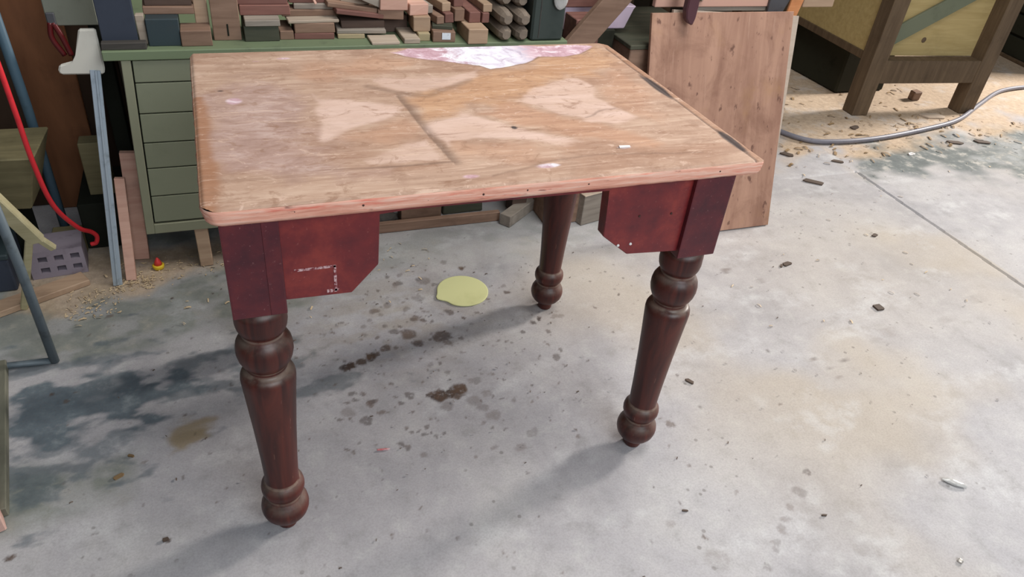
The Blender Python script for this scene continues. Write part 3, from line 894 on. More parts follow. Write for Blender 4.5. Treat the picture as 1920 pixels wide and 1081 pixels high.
LX0, LX1, LY0, LY1 = 0.0605, 0.8655, 0.0515, TW - 0.0515
HALF = 0.0415
BLOCK_Z = 0.563
LEG_PROFILE = [(0.0, 0.0185), (0.004, 0.0200), (0.014, 0.0205), (0.020, 0.0215), (0.024, 0.0270), (0.032, 0.0365),
               (0.042, 0.0430), (0.052, 0.0458), (0.060, 0.0462), (0.070, 0.0445), (0.079, 0.0400), (0.085, 0.0345),
               (0.089, 0.0325), (0.093, 0.0325), (0.097, 0.0350), (0.102, 0.0385), (0.109, 0.0408), (0.117, 0.0412),
               (0.125, 0.0398), (0.131, 0.0362), (0.134, 0.0335), (0.137, 0.0320), (0.142, 0.0316), (0.20, 0.0338),
               (0.28, 0.0382), (0.35, 0.0430), (0.392, 0.0462), (0.404, 0.0470), (0.412, 0.0462), (0.418, 0.0435),
               (0.4215, 0.0395), (0.423, 0.0360), (0.427, 0.0345), (0.432, 0.0345), (0.436, 0.0365), (0.443, 0.0415),
               (0.452, 0.0452), (0.463, 0.0474), (0.474, 0.0474), (0.484, 0.0455), (0.491, 0.0420), (0.496, 0.0380),
               (0.499, 0.0348), (0.503, 0.0340), (0.507, 0.0348), (0.511, 0.0385), (0.518, 0.0412), (0.528, 0.0428),
               (0.545, 0.0425), (0.5635, 0.0415)]
leg_me = lathe_me('leg', LEG_PROFILE, 48)
bm = bmesh.new()
add_box(bm, -HALF, HALF, -HALF, HALF, BLOCK_Z, TH - TT)
bevel(bm, 0.003, 2)
block_me = bm_mesh(bm, 'leg_block')
for lx, ly in ((LX0, LY0), (LX1, LY0), (LX1, LY1), (LX0, LY1)):
    lg = new_obj('leg', leg_me, M['leg'], table)
    lg.location = (lx, ly, 0)
    bl = new_obj('leg_block', block_me, M['block'], lg)
    bl['label'] = 'square dark red block at the head of the leg'
# crack strip on the near-left block face
o = new_obj('block_strip', box_me('block_strip', 0.0765, 0.1005, LY0 - HALF - 0.0012, LY0 - HALF + 0.004, BLOCK_Z + 0.001, TH - TT - 0.001, 0.0008), M['block'], table)

AZ = TH - TT
poly = [(LX0 + HALF - 0.002, AZ), (LX0 + HALF - 0.002, 0.582), (0.2057, 0.5795), (0.2504, 0.629), (0.2517, 0.7235), (0.300, 0.7255),
        (0.6544, 0.7245), (0.658, 0.629), (0.7154, 0.583), (LX1 - HALF + 0.002, 0.575), (LX1 - HALF + 0.002, AZ)]
ap = new_obj('apron', prism_me('apron', poly, 0.0195, 0.0445, 'y', 0.0015), M['red'], table)
ap['label'] = 'red front apron board cut away between two brackets'
for x in (0.686, 0.712):
    o = new_obj('screw', lathe_me('screw', [(0, 0.003), (0.002, 0.0024)], 10), M['chipw'], ap)
    o.location = (x + 0.006, 0.0195, 0.606)
    o.rotation_euler = (math.radians(90), 0, 0)
for x, z in ((0.725, 0.664), (0.792, 0.662)):
    o = new_obj('screw', lathe_me('screw', [(0, 0.0026), (0.0012, 0.002)], 10), M['nail'], ap)
    o.location = (x, 0.0195, z)
    o.rotation_euler = (math.radians(90), 0, 0)
for (x0, x1, z0, z1) in ((0.118, 0.182, 0.634, 0.6385), (0.178, 0.1825, 0.588, 0.638), (0.166, 0.186, 0.5865, 0.5925)):
    new_obj('tape_residue', box_me('tape_residue', x0, x1, 0.0186, 0.0200, z0, z1, 0.0003), M['tape'], ap)
new_obj('apron', box_me('apron', LX0 + HALF - 0.002, LX1 - HALF + 0.002, TW - 0.045, TW - 0.02, 0.585, AZ, 0.0015), M['red'], table)
for x in (0.030, 0.872):
    new_obj('apron', box_me('apron', x, x + 0.024, LY0 + HALF - 0.002, LY1 - HALF + 0.002, 0.585, AZ, 0.0015), M['red'], table)

# ------------------------------------------------------------------ the drawer cabinet and its bench top
cab = tag(empty('drawer_cabinet', (0, 0, 0)), 'sage green metal drawer cabinet standing behind the table', 'cabinet')
cab_l = 0.060                                                   # the old carcass has racked sideways a little


def rack(me):
    for v in me.vertices:
        v.co.x += (v.co.z - 0.63) * cab_l
    return me


CF = 1.030
bm = bmesh.new()
add_box(bm, -0.170, 0.43, CF + 0.012, 1.55, 0.130, 0.626)
body = new_obj('carcass', rack(bm_mesh(bm, 'carcass')), M['gap'], cab)
for x0, x1, z0, z1 in ((-0.170, -0.148, 0.130, 0.626), (0.41, 0.432, 0.130, 0.626), (-0.148, 0.41, 0.130, 0.160)):
    new_obj('frame_rail', rack(box_me('frame_rail', x0, x1, CF, CF + 0.02, z0, z1, 0.0015)), M['cab'], cab)
new_obj('side_panel', rack(box_me('side_panel', -0.1705, -0.1645, CF + 0.02, 1.55, 0.130, 0.626, 0.001)), M['cab'], cab)
for z0, z1 in ((0.567, 0.625), (0.4855, 0.567), (0.4046, 0.4855), (0.3307, 0.4046), (0.2468, 0.3307), (0.1640, 0.2468)):
    d = new_obj('drawer', rack(box_me('drawer', -0.1445, 0.407, CF + 0.003, CF + 0.02, z0 + 0.0018, z1 - 0.0018, 0.001)), M['drawer'], cab)
    new_obj('drawer_pull', rack(box_me('drawer_pull', 0.09, 0.17, CF - 0.008, CF + 0.004, z1 - 0.03, z1 - 0.018, 0.002)), M['steel'], d)
for x in (-0.0575, 0.34):
    for y in (CF + 0.004, 1.49):
        new_obj('leg', box_me('leg', x - 0.018, x + 0.018, y, y + 0.045, 0.0, 0.131, 0.002), M['tan'], cab)

bt = tag(empty('bench', (0, 0, 0)), 'green painted bench top behind the table carrying the timber offcuts', 'bench')
new_obj('bench_top', box_me('bench_top', -0.208, 1.03, CF - 0.004, 1.60, 0.6265, 0.650, 0.002), M['bench_top'], bt)
new_obj('added_back_panel', box_me('added_back_panel', 0.44, 1.02, 1.34, 1.36, 0.0, 0.627, 0.002), M['darkbrown'], bt)  # dark panel added to hide the bright floor beyond the bench
for y in (1.14, 1.52):
    new_obj('leg', box_me('leg', 0.955, 1.01, y, y + 0.06, 0.0, 0.627, 0.002), M['darkbrown'], bt)

# ------------------------------------------------------------------ offcuts on the bench (x0, x1, y front, z0, height, depth, yaw, roll)
ZB = 0.650
PILE = 'timber offcuts piled on the green bench'
OFFCUTS = [
    ('upright_board', 'navy blue board standing upright at the left end of the bench', -0.205, -0.124, 1.061, ZB, 0.33, 0.022, 0, 'navy'),
    ('wood_slab', 'charcoal slab lying at the foot of the navy board', -0.207, -0.106, 1.036, ZB, 0.017, 0.023, 0, 'charcoal'),
    ('wood_strip', 'narrow pale strip upright between the navy board and the teal block', -0.123, -0.104, 1.075, ZB, 0.072, 0.02, 0, 'palewood'),
    ('painted_block', 'dark teal painted block right of the navy board', -0.101, -0.027, 1.058, ZB, 0.066, 0.11, 0, 'teal'),
    ('wood_block', 'brown square block beside the dark teal block', -0.026, 0.046, 1.052, ZB, 0.039, 0.066, 0, 'brown'),
    ('wood_rail', 'brown rail lying across the top of the teal block', -0.105, 0.012, 1.098, 0.716, 0.018, 0.07, 0, 'brown'),
    ('wood_box', 'dark brown box stacked on the brown rail', -0.100, 0.010, 1.108, 0.734, 0.075, 0.06, 0, 'darkbrown'),
    ('upright_board', 'short tan board standing behind the brown square block', 0.013, 0.046, 1.122, ZB, 0.19, 0.025, 0, 'tan'),
    ('upright_board', 'tall brown board with a dark slot standing on the bench', 0.052, 0.119, 1.092, ZB, 0.19, 0.03, 0, 'brown'),
    ('wood_block', 'mossy dark block with worn corners right of the slotted board', 0.127, 0.214, 1.078, ZB, 0.040, 0.13, 0, 'mossy'),
    ('wood_board', 'short grey weathered board on top of the mossy dark block', 0.130, 0.218, 1.074, 0.690, 0.015, 0.13, 0, 'greywood'),
    ('wood_bar', 'long red brown bar lying on the short grey board', 0.122, 0.250, 1.120, 0.705, 0.026, 0.05, 0, 'redbrown'),
    ('wood_bar', 'upper red brown bar stacked on the long red brown bar', 0.118, 0.245, 1.126, 0.731, 0.03, 0.05, 0, 'redbrown'),
    ('wood_block', 'small brown offcut between the mossy block and the red brown planks', 0.216, 0.251, 1.088, ZB, 0.023, 0.10, 2, 'brown'),
    ('wood_plank', 'lowest red brown plank resting directly on the green bench', 0.253, 0.358, 1.086, ZB, 0.016, 0.11, -2, 'redbrown'),
    ('wood_plank', 'thick brown plank in the middle of the short stack', 0.254, 0.360, 1.089, 0.666, 0.026, 0.10, -1, 'brown'),
    ('wood_board', 'thin pale board laid on top of the short plank stack', 0.240, 0.374, 1.090, 0.692, 0.008, 0.10, 3, 'palewood'),
    ('wood_board', 'brown board lying behind the thin pale board', 0.228, 0.372, 1.126, 0.700, 0.016, 0.06, 2, 'brown'),
    ('wood_board', 'pinkish grey board on the brown board, second from the top', 0.262, 0.392, 1.132, 0.716, 0.014, 0.055, -2, 'greywood'),
    ('wood_board', 'topmost mauve brown board behind the pale splinter', 0.250, 0.375, 1.142, 0.730, 0.022, 0.05, 0, 'redbrown'),
    ('wood_board', 'pale yellow board lowest right of the short plank stack', 0.366, 0.440, 1.085, ZB, 0.012, 0.12, -2, 'yellowwood'),
    ('wood_board', 'long grey board resting on the pale yellow board', 0.366, 0.500, 1.088, 0.662, 0.011, 0.12, -2, 'greywood'),
    ('wood_board', 'dark brown board above the long grey board', 0.380, 0.498, 1.104, 0.673, 0.020, 0.10, 0, 'darkbrown'),
    ('wood_board', 'rough pale splintered board near the top of the pile', 0.385, 0.465, 1.135, 0.728, 0.014, 0.05, -6, 'palewood'),
    ('wood_square', 'flat pale square board projecting over the bench edge', 0.448, 0.525, 1.026, ZB, 0.008, 0.066, 0, 'palewood'),
    ('wood_board', 'narrow pale board projecting beside the flat square board', 0.538, 0.583, 1.031, ZB, 0.014, 0.105, 0, 'palewood'),
    ('wood_block', 'dark block behind the narrow pale board', 0.502, 0.572, 1.138, ZB, 0.047, 0.06, 0, 'darkbrown'),
    ('wood_block', 'brown block under the pink sawn planks', 0.480, 0.550, 1.098, 0.697, 0.026, 0.08, -8, 'brown'),
    ('wood_plank', 'wide pink sawn plank lying on the brown block', 0.486, 0.562, 1.092, 0.723, 0.030, 0.08, -4, 'pinkwood'),
    ('wood_block', 'low tan offcut under the tan square block', 0.582, 0.617, 1.052, ZB, 0.021, 0.12, -3, 'yellowwood'),
    ('wood_block', 'tan square block right of the narrow pale board', 0.574, 0.620, 1.070, 0.671, 0.040, 0.10, -3, 'tan'),
    ('wood_plank', 'smaller orange pink plank right of the wide pink plank', 0.566, 0.620, 1.085, 0.711, 0.030, 0.09, 6, 'pinkwood'),
    ('wood_block', 'dark brown offcut with a small white paper label', 0.622, 0.684, 1.038, ZB, 0.029, 0.13, -6, 'brown'),
    ('wood_wedge', 'dark sliver of wood lying on the labelled offcut', 0.624, 0.682, 1.060, 0.679, 0.010, 0.10, -14, 'mossy'),
    ('wood_block', 'big clean tan block beside the octagonal posts', 0.717, 0.775, 1.017, ZB, 0.041, 0.115, 0, 'tan'),
    ('wood_stick', 'square brown stick lying on the big tan block', 0.736, 0.770, 1.075, 0.691, 0.030, 0.22, 2, 'redbrown'),
    ('wood_stick', 'thin cedar stick squeezed left of the octagonal posts', 0.774, 0.796, 1.072, 0.691, 0.028, 0.2, 3, 'redbrown'),
    ('wood_stick', 'pale ended stick on top of the thin cedar stick', 0.778, 0.806, 1.082, 0.719, 0.022, 0.2, 4, 'tan'),
    ('wood_stick', 'split brown stick pointing out above the labelled offcut', 0.640, 0.664, 1.075, 0.689, 0.022, 0.24, 12, 'brown'),
    ('wood_stick', 'grey brown stick lying left of the split brown stick', 0.612, 0.638, 1.100, 0.7115, 0.022, 0.2, 10, 'greywood'),
    ('wood_stick', 'dark stick lying right of the split brown stick', 0.668, 0.694, 1.085, 0.689, 0.026, 0.24, 8, 'redbrown'),
    ('wood_stick', 'pointed tan stick on top of the dark sticks', 0.664, 0.690, 1.105, 0.715, 0.024, 0.22, 12, 'tan'),
    ('wood_stick', 'mauve brown stick uppermost left of the posts', 0.700, 0.730, 1.115, 0.7255, 0.026, 0.2, 8, 'redbrown'),
    ('wood_stick', 'brown stick beneath the mauve brown stick', 0.698, 0.728, 1.090, 0.6915, 0.034, 0.22, 6, 'brown'),
]
for i, (nm, lab, x0, x1, y, z0, h, dep, yaw, mt) in enumerate(OFFCUTS):
    w = x1 - x0
    me = box_me(nm, -w / 2, w / 2, 0, dep, 0, h, 0.0016, 0.0012, i)
    o = tag(new_obj(nm, me, M[mt]), lab, 'offcut', PILE)
    o.location = ((x0 + x1) / 2, y, z0)
    o.rotation_euler = (0, 0, math.radians(yaw))
    if 'dark slot' in lab:
        new_obj('slot', box_me('slot', 0.000, 0.004, -0.0006, 0.004, 0.012, 0.042, 0), M['gap'], o)  # dark strip painted for the shade of an uncut slot
    if 'paper label' in lab:
        new_obj('paper_label', box_me('paper_label', -0.006, 0.018, -0.0012, 0.0004, 0.008, 0.026, 0), M['paper'], o)

# two boards that slope down to the right, and the splinter and cut plank end
for lab, p, q, w, t, mt in (
        ('sloping mauve brown board resting across the pile', (0.365, 1.115, 0.7215), (0.495, 1.125, 0.7035), 0.05, 0.012, 'redbrown'),
        ('grey brown board lying on the sloping mauve board', (0.345, 1.128, 0.7365), (0.48, 1.135, 0.7165), 0.05, 0.012, 'brown')):
    tag(new_obj('wood_board', bar_me('wood_board', p, q, w, t, 0.0015, (0, 1, 0)), M[mt]), lab, 'offcut', PILE)
tag(new_obj('wood_splinter', bar_me('wood_splinter', (0.318, 1.12, 0.733), (0.300, 1.14, 0.775), 0.006, 0.005, 0.0008), M['pinkwood']),
    'thin pale splinter leaning on the boards', 'splinter')
tag(new_obj('wood_plank', prism_me('wood_plank', [(-0.04, 0.0), (0.03, -0.03), (0.055, 0.02), (-0.02, 0.05)], 0, 0.02, 'y', 0.0015), M['greywood']),
    'mauve grey plank end leaning left of the wide pink plank', 'offcut', PILE).location = (0.465, 1.105, 0.752)


def post_mesh():
    bm = bmesh.new()
    rings = []
    for y, r in ((0.0, 0.0125), (0.016, 0.0205), (0.03, 0.0225), (0.40, 0.0225)):
        rings.append([bm.verts.new((r * math.cos(math.pi / 8 + k * math.pi / 4), y, r * math.sin(math.pi / 8 + k * math.pi / 4))) for k in range(8)])
    for a, b in zip(rings, rings[1:]):
        for k in range(8):
            bm.faces.new((a[k], a[(k + 1) % 8], b[(k + 1) % 8], b[k]))
    bm.faces.new(rings[0])
    bm.faces.new(rings[-1][::-1])
    return bm_mesh(bm, 'octagonal_post')


pm = post_mesh()
for lab, x, y, z in (('lower left octagonal post with a chamfered end', 0.833, 1.022, ZB + 0.0215),
                     ('lower right octagonal post against the dark green drum', 0.884, 1.020, ZB + 0.0215),
                     ('middle left octagonal post above the lower left one', 0.835, 1.024, ZB + 0.0635),
                     ('middle right octagonal post against the dark green drum', 0.886, 1.018, ZB + 0.0635),
                     ('upper left octagonal post cut by the top of the picture', 0.845, 1.075, ZB + 0.1055),
                     ('upper right octagonal post cut by the top of the picture', 0.890, 1.060, ZB + 0.1055)):
    o = tag(new_obj('octagonal_post', pm, M['post']), lab, 'post', 'octagonal posts stacked on the bench')
    o.location = (x, y, z)

t = tag(empty('metal_canister', (0.962, 1.085, ZB)), 'dark green square canister standing at the right end of the bench', 'canister')
new_obj('body', box_me('body', -0.05, 0.052, -0.055, 0.06, 0, 0.30, 0.006), M['greenpost'], t)
new_obj('seam', box_me('seam', -0.028, -0.025, -0.0562, -0.05, 0.01, 0.29, 0.0005), M['charcoal'], t)


def lump_me(name, sx, sy, sz, seed, sub=3, amp=0.35):
    bm = bmesh.new()
    bmesh.ops.create_icosphere(bm, subdivisions=sub, radius=1.0)
    rnd = random.Random(seed)
    ks = [(Vector((rnd.gauss(0, 1), rnd.gauss(0, 1), rnd.gauss(0, 1))).normalized(), rnd.uniform(2, 6), rnd.uniform(0, 6)) for _ in range(8)]
    for v in bm.verts:
        s = 1 + amp * sum(math.sin(k.dot(v.co) * f + p) for k, f, p in ks) / 8
        v.co = Vector((v.co.x * s * sx, v.co.y * s * sy, v.co.z * s * sz))
    return bm_mesh(bm, name, False)


o = tag(new_obj('plastic_bag', lump_me('plastic_bag', 0.022, 0.012, 0.035, 3), M['clear']),
        'crumpled clear plastic hanging on the dark green canister', 'plastic')
o.location = (0.99, 1.020, 0.782)

# ------------------------------------------------------------------ between the bench and the leaning panel
t = tag(empty('wooden_crate', (0, 0, 0)), 'tall brown crate behind the far right table corner', 'crate')
new_obj('box', box_me('box', 1.045, 1.168, 1.045, 1.18, 0.0, 0.51, 0.003), M['brown'], t)
new_obj('lid', box_me('lid', 1.036, 1.172, 1.040, 1.186, 0.51, 0.528, 0.002), M['brown'], t)
new_obj('upper_box', box_me('upper_box', 1.085, 1.168, 1.094, 1.18, 0.528, 0.690, 0.002), M['redbrown'], t)
t = tag(empty('wooden_crate', (0, 0, 0)), 'low dark brown crate beside the leaning plywood', 'crate')
for z0 in (0.0, 0.15, 0.30, 0.45):
    new_obj('plank', box_me('plank', 1.285, 1.62, 1.085, 1.50, z0 + 0.004, z0 + 0.148, 0.003), M['brown'], t)
new_obj('lid', box_me('lid', 1.280, 1.625, 1.080, 1.505, 0.598, 0.612, 0.002), M['mossy'], t)
t = tag(empty('plastic_tray', (0, 0, 0)), 'lilac plastic tray behind the diagonal board', 'tray')
tray_poly = [(1.085, 0.0), (1.315, 0.0), (1.335, 0.065), (1.345, 0.065), (1.345, 0.072), (1.065, 0.072), (1.065, 0.065)]
new_obj('body', prism_me('body', [(x, z + 0.628) for x, z in tray_poly], 1.20, 1.40, 'y', 0.003), M['lilac'], t)
tag(new_obj('wood_board', box_me('wood_board', 1.06, 1.20, 1.19, 1.40, 0.7005, 0.735, 0.002), M['redbrown']),
    'mauve brown board lying in the lilac tray', 'offcut')
o = tag(new_obj('diagonal_board', bar_me('diagonal_board', (1.034, 1.078, 0.557), (1.345, 1.078, 0.93), 0.022, 0.078, 0.002, (0, 1, 0)), M['brown']),
        'wide brown board leaning diagonally beside the dark green canister', 'board')
t = tag(empty('support_box', (0, 0, 0)), 'dark box under the lilac tray', 'box')
new_obj('box', box_me('box', 1.175, 1.278, 1.19, 1.5, 0.0, 0.628, 0.003), M['darkcrate'], t)

# leaning plywood and the pale board behind it
o = tag(new_obj('plywood_panel', box_me('plywood_panel', -0.272, 0.272, -0.006, 0.006, 0, 0.738, 0.001), M['panel']),
        'stained pinkish brown plywood panel leaning right of the table', 'panel')
o.location = (1.602, 0.880, 0.002)
o.rotation_euler = (math.radians(-15.6), 0, 0)
o = tag(new_obj('plywood_panel', box_me('plywood_panel', -0.250, 0.250, -0.006, 0.006, 0, 0.722, 0.001), M['panel2']),
        'clean pale board leaning behind the stained plywood panel', 'panel')
o.location = (1.628, 0.897, 0.012)
o.rotation_euler = (math.radians(-15.6), math.radians(2.9), 0)

# workbench with vice behind the panel
t = tag(empty('workbench', (0, 0, 0)), 'pink beige workbench front with bolt above the leaning plywood', 'workbench')
new_obj('front_board', box_me('front_board', 1.372, 1.836, 1.132, 1.152, 0.714, 0.90, 0.002), M['pinkboard'], t)
new_obj('lower_lip', box_me('lower_lip', 1.500, 1.836, 1.137, 1.175, 0.700, 0.7135, 0.001), M['greywood'], t)
new_obj('bench_top', box_me('bench_top', 1.36, 2.10, 1.153, 1.90, 0.86, 0.90, 0.002), M['tan'], t)
for x in (1.64, 2.03):
    for y in (1.54, 1.82):
        new_obj('leg', box_me('leg', x, x + 0.06, y, y + 0.06, 0, 0.86, 0.002), M['benchleg'], t)
new_obj('end_block', box_me('end_block', 1.953, 2.085, 1.128, 1.17, 0.712, 0.86, 0.002), M['tan'], t)
br = new_obj('bracket', prism_me('bracket', [(1.800, 0.86), (1.806, 0.699), (1.868, 0.697), (1.890, 0.75), (1.900, 0.86)], 1.120, 1.131, 'y', 0.0015), M['iron'], t)
new_obj('rusty_plate', prism_me('rusty_plate', [(1.900, 0.86), (1.880, 0.70), (1.903, 0.660), (1.925, 0.69), (1.960, 0.86)], 1.110, 1.119, 'y', 0.0015), M['cedar'], t)
bo = new_obj('bolt', lathe_me('bolt', [(0, 0.011), (0.004, 0.011), (0.006, 0.007), (0.012, 0.006), (0.014, 0.003)], 16), M['nut'], t)
bo.location = (1.535, 1.132, 0.742)
bo.rotation_euler = (math.radians(90), 0, 0)
k = 0.9734
lever = [(1.462, 0.86), (1.462, 0.715), (1.468, 0.69), (1.480, 0.675), (1.496, 0.668), (1.503, 0.69), (1.505, 0.73), (1.497, 0.76), (1.492, 0.86)]
lv = new_obj('vice_lever', prism_me('vice_lever', [(0.0476 + (x - 0.0476) * k, 1.3116 + (z - 1.3116) * k) for x, z in lever], 1.030, 1.058, 'y', 0.004), M['purple'], t)
lv['label'] = 'dark purple lever hanging over the plywood'
new_obj('pivot', box_me('pivot', 1.434, 1.458, 1.05, 1.134, 0.79, 0.82, 0.003), M['iron'], lv)

# ------------------------------------------------------------------ under the bench, seen below the table
tag(new_obj('plinth_board', box_me('plinth_board', 0.46, 0.90, 1.108, 1.128, 0, 0.035, 0.002), M['brown']),
    'low brown board on edge on the floor under the bench', 'board')
tag(new_obj('floor_board', box_me('floor_board', 0.56, 0.70, 1.150, 1.20, 0, 0.085, 0.002), M['brown']),
    'brown board standing behind the low board under the bench', 'board')
tag(new_obj('timber_beam', bar_me('timber_beam', (0.905, 1.072, 0.0215), (1.20, 1.30, 0.0215), 0.042, 0.042, 0.0015, (0.6, -0.8, 0)), M['greywood']),
    'square timber beam on the floor behind the far table leg', 'beam')
t = tag(empty('cardboard_box', (1.245, 1.035, 0), math.radians(14)), 'grey brown box on the floor seen between leg and red bracket', 'box')
new_obj('box', box_me('box', -0.075, 0.05, 0.0, 0.035, 0.0, 0.115, 0.002), M['greywood'], t)
new_obj('flap', box_me('flap', -0.077, 0.052, -0.002, 0.037, 0.115, 0.119, 0.001), M['palewood'], t)
tag(new_obj('timber_offcut', box_me('timber_offcut', 0.72, 0.86, 1.19, 1.30, 0, 0.05, 0.003, 0.006, 4), M['mossy']),
    'dark offcut in the shade under the bench', 'offcut')
tag(new_obj('rag_heap', lump_me('rag_heap', 0.045, 0.035, 0.03, 9), M['charcoal']),
    'dark crumpled rag beside the low brown board', 'rag').location = (0.50, 1.165, 0.028)

# ------------------------------------------------------------------ left side clutter
t = tag(empty('steel_rule', (0, 0, 0)), 'long steel strip with cream head leaning left of the cabinet', 'straightedge')
new_obj('blade', bar_me('blade', (-0.296, 0.986, 0.0), (-0.236, 1.072, 0.590), 0.024, 0.004, 0.001, (1, 0, 0)), M['steel'], t)
new_obj('rib', bar_me('rib', (-0.294, 0.9825, 0.004), (-0.234, 1.0685, 0.590), 0.006, 0.005, 0.001, (1, 0, 0)), M['steel'], t)
hd = new_obj('head', prism_me('head', [(-0.318, 0.588), (-0.312, 0.580), (-0.218, 0.578), (-0.2135, 0.592), (-0.2145, 0.690), (-0.252, 0.690), (-0.268, 0.625), (-0.280, 0.606), (-0.312, 0.604)], 1.072, 1.086, 'y', 0.004), M['cream'], t)

tag(new_obj('timber_strip', bar_me('timber_strip', (-0.262, 1.012, 0.0), (-0.240, 1.075, 0.290), 0.026, 0.022, 0.001, (1, 0, 0)), M['pinkwood']),
    'narrow pink timber strip leaning nearer the steel strip', 'timber strip')
tag(new_obj('timber_strip', bar_me('timber_strip', (-0.236, 1.120, 0.0), (-0.216, 1.150, 0.330), 0.040, 0.022, 0.001, (1, 0, 0)), M['pinkwood']),
    'wider pink timber strip leaning against the cabinet side', 'timber strip')

t = tag(empty('glue_cap', (-0.190, 1.052, 0)), 'small red and yellow plastic cap on the floor under the cabinet', 'cap')
new_obj('rim', lathe_me('rim', [(0, 0.013), (0.004, 0.0155), (0.012, 0.0165), (0.014, 0.015)], 24), M['yellowcap'], t)
new_obj('tip', lathe_me('tip', [(0.013, 0.0115), (0.024, 0.009), (0.034, 0.004), (0.037, 0.002)], 24), M['redcap'], t)

tag(new_obj('brown_board', box_me('brown_board', -0.492, -0.345, 1.47, 1.49, 0.0, 0.95, 0.002), M['brownply']),
    'varnished brown board standing upright left of the steel strip', 'board')
tag(new_obj('added_dark_board', box_me('added_dark_board', -1.25, -0.23, 1.50, 1.52, 0.0, 0.95, 0.002), M['darkply']),  # dark board added to cover the brightly lit floor behind
    'dark brown board added at the far left to hide lit floor', 'board')
t = tag(empty('tool_rack', (0, 0, 0)), 'grey green board on a dark post at the top left', 'rack')
new_obj('rack_board', box_me('rack_board', -0.352, -0.232, 1.290, 1.31, 0.634, 0.86, 0.002), M['greybox'], t)
new_obj('post', box_me('post', -0.262, -0.222, 1.312, 1.36, 0.0, 0.86, 0.002), M['gap'], t)
pl = tag(empty('pliers', (-0.335, 1.284, 0.57)), 'dark red handled pliers hanging below the grey green board', 'pliers')
for dx in (-0.006, 0.010):
    new_obj('handle', tube_me('handle', smooth_path([(dx * 0.4 - 0.006, 0, 0.075), (dx * 1.5 - 0.004, 0, 0.035), (dx + 0.012, 0, -0.012)]), 0.007, 8), M['plierred'], pl)
new_obj('jaw', box_me('jaw', -0.014, 0.006, -0.005, 0.005, 0.066, 0.10, 0.002), M['iron'], pl)

t = tag(empty('added_dark_box', (0, 0, 0)), 'dark box added behind the steel strip to darken the floor', 'box')
new_obj('box', box_me('box', -0.385, -0.270, 1.20, 1.44, 0, 0.150, 0.003), M['gap'], t)  # box added to darken the lit floor and carry the olive block
tag(new_obj('wood_block', box_me('wood_block', -0.352, -0.285, 1.255, 1.31, 0.150, 0.315, 0.002), M['olive']),
    'olive grey block standing on the dark box behind the steel strip', 'offcut')

tag(new_obj('red_hose', tube_me('red_hose', smooth_path([(-0.43, 0.94, 0.86), (-0.412, 0.95, 0.70), (-0.406, 0.955, 0.54), (-0.404, 0.965, 0.40), (-0.395, 0.99, 0.27),
                                                        (-0.368, 1.05, 0.165), (-0.345, 1.09, 0.122), (-0.336, 1.10, 0.100), (-0.342, 1.10, 0.080), (-0.356, 1.10, 0.076)]), 0.0062, 12), M['hose']),
    'bright red hose hanging down the left side', 'hose')
tag(new_obj('blue_pole', tube_me('blue_pole', [(-0.437, 1.24, 0.0), (-0.437, 1.215, 0.45), (-0.448, 1.18, 0.98)], 0.0125, 14), M['bluepole']),
    'dull blue metal pole leaning behind the red hose', 'pole')

t = tag(empty('olive_box', (0, 0, 0)), 'olive tapered wooden box at the left edge', 'box')


def taper_mesh():
    bm = bmesh.new()
    lo = [(-0.64, 1.08), (-0.462, 1.06), (-0.455, 1.185), (-0.64, 1.185)]
    hi = [(-0.64, 1.005), (-0.408, 0.995), (-0.395, 1.19), (-0.64, 1.19)]
    a = [bm.verts.new((x, y, 0.225)) for x, y in lo]
    b = [bm.verts.new((x, y, 0.40)) for x, y in hi]
    bm.faces.new(a)
    bm.faces.new(b[::-1])
    for i in range(4):
        bm.faces.new((a[i], b[i], b[(i + 1) % 4], a[(i + 1) % 4]))
    bevel(bm, 0.004)
    return bm_mesh(bm, 'tapered_side')


new_obj('tapered_body', taper_mesh(), M['olive'], t)
new_obj('base', box_me('base', -0.70, -0.52, 1.175, 1.30, 0, 0.226, 0.002), M['gap'], t)

t = tag(empty('trestle', (0, 0, 0)), 'grey steel trestle leg standing on the floor at the left edge', 'trestle')
new_obj('leg', tube_me('leg', [(-0.4215, 0.678, 0.006), (-0.420, 0.660, 0.30), (-0.425, 0.635, 0.62)], 0.0105, 14), M['greypole'], t)
new_obj('foot_bar', tube_me('foot_bar', [(-0.4215, 0.678, 0.009), (-0.62, 0.689, 0.009)], 0.008, 12), M['greypole'], t)
new_obj('leg', tube_me('leg', [(-0.66, 0.689, 0.006), (-0.655, 0.66, 0.62)], 0.0105, 14), M['greypole'], t)
t = tag(empty('wooden_strut', (0, 0, 0)), 'pale forked wooden strut behind the grey trestle leg', 'strut')
new_obj('strut', bar_me('strut', (-0.500, 0.80, 0.470), (-0.432, 0.90, 0.222), 0.036, 0.024, 0.003), M['palestick'], t)
new_obj('prong', bar_me('prong', (-0.442, 0.892, 0.245), (-0.520, 0.93, 0.0), 0.018, 0.016, 0.003), M['palestick'], t)
new_obj('prong', bar_me('prong', (-0.438, 0.895, 0.245), (-0.405, 0.915, 0.185), 0.018, 0.016, 0.003), M['palestick'], t)

# perforated clay brick
t = tag(empty('clay_brick', (-0.442, 1.070, 0.0), math.radians(5)), 'grey perforated clay brick with six holes on the floor', 'brick')
BH = 0.086


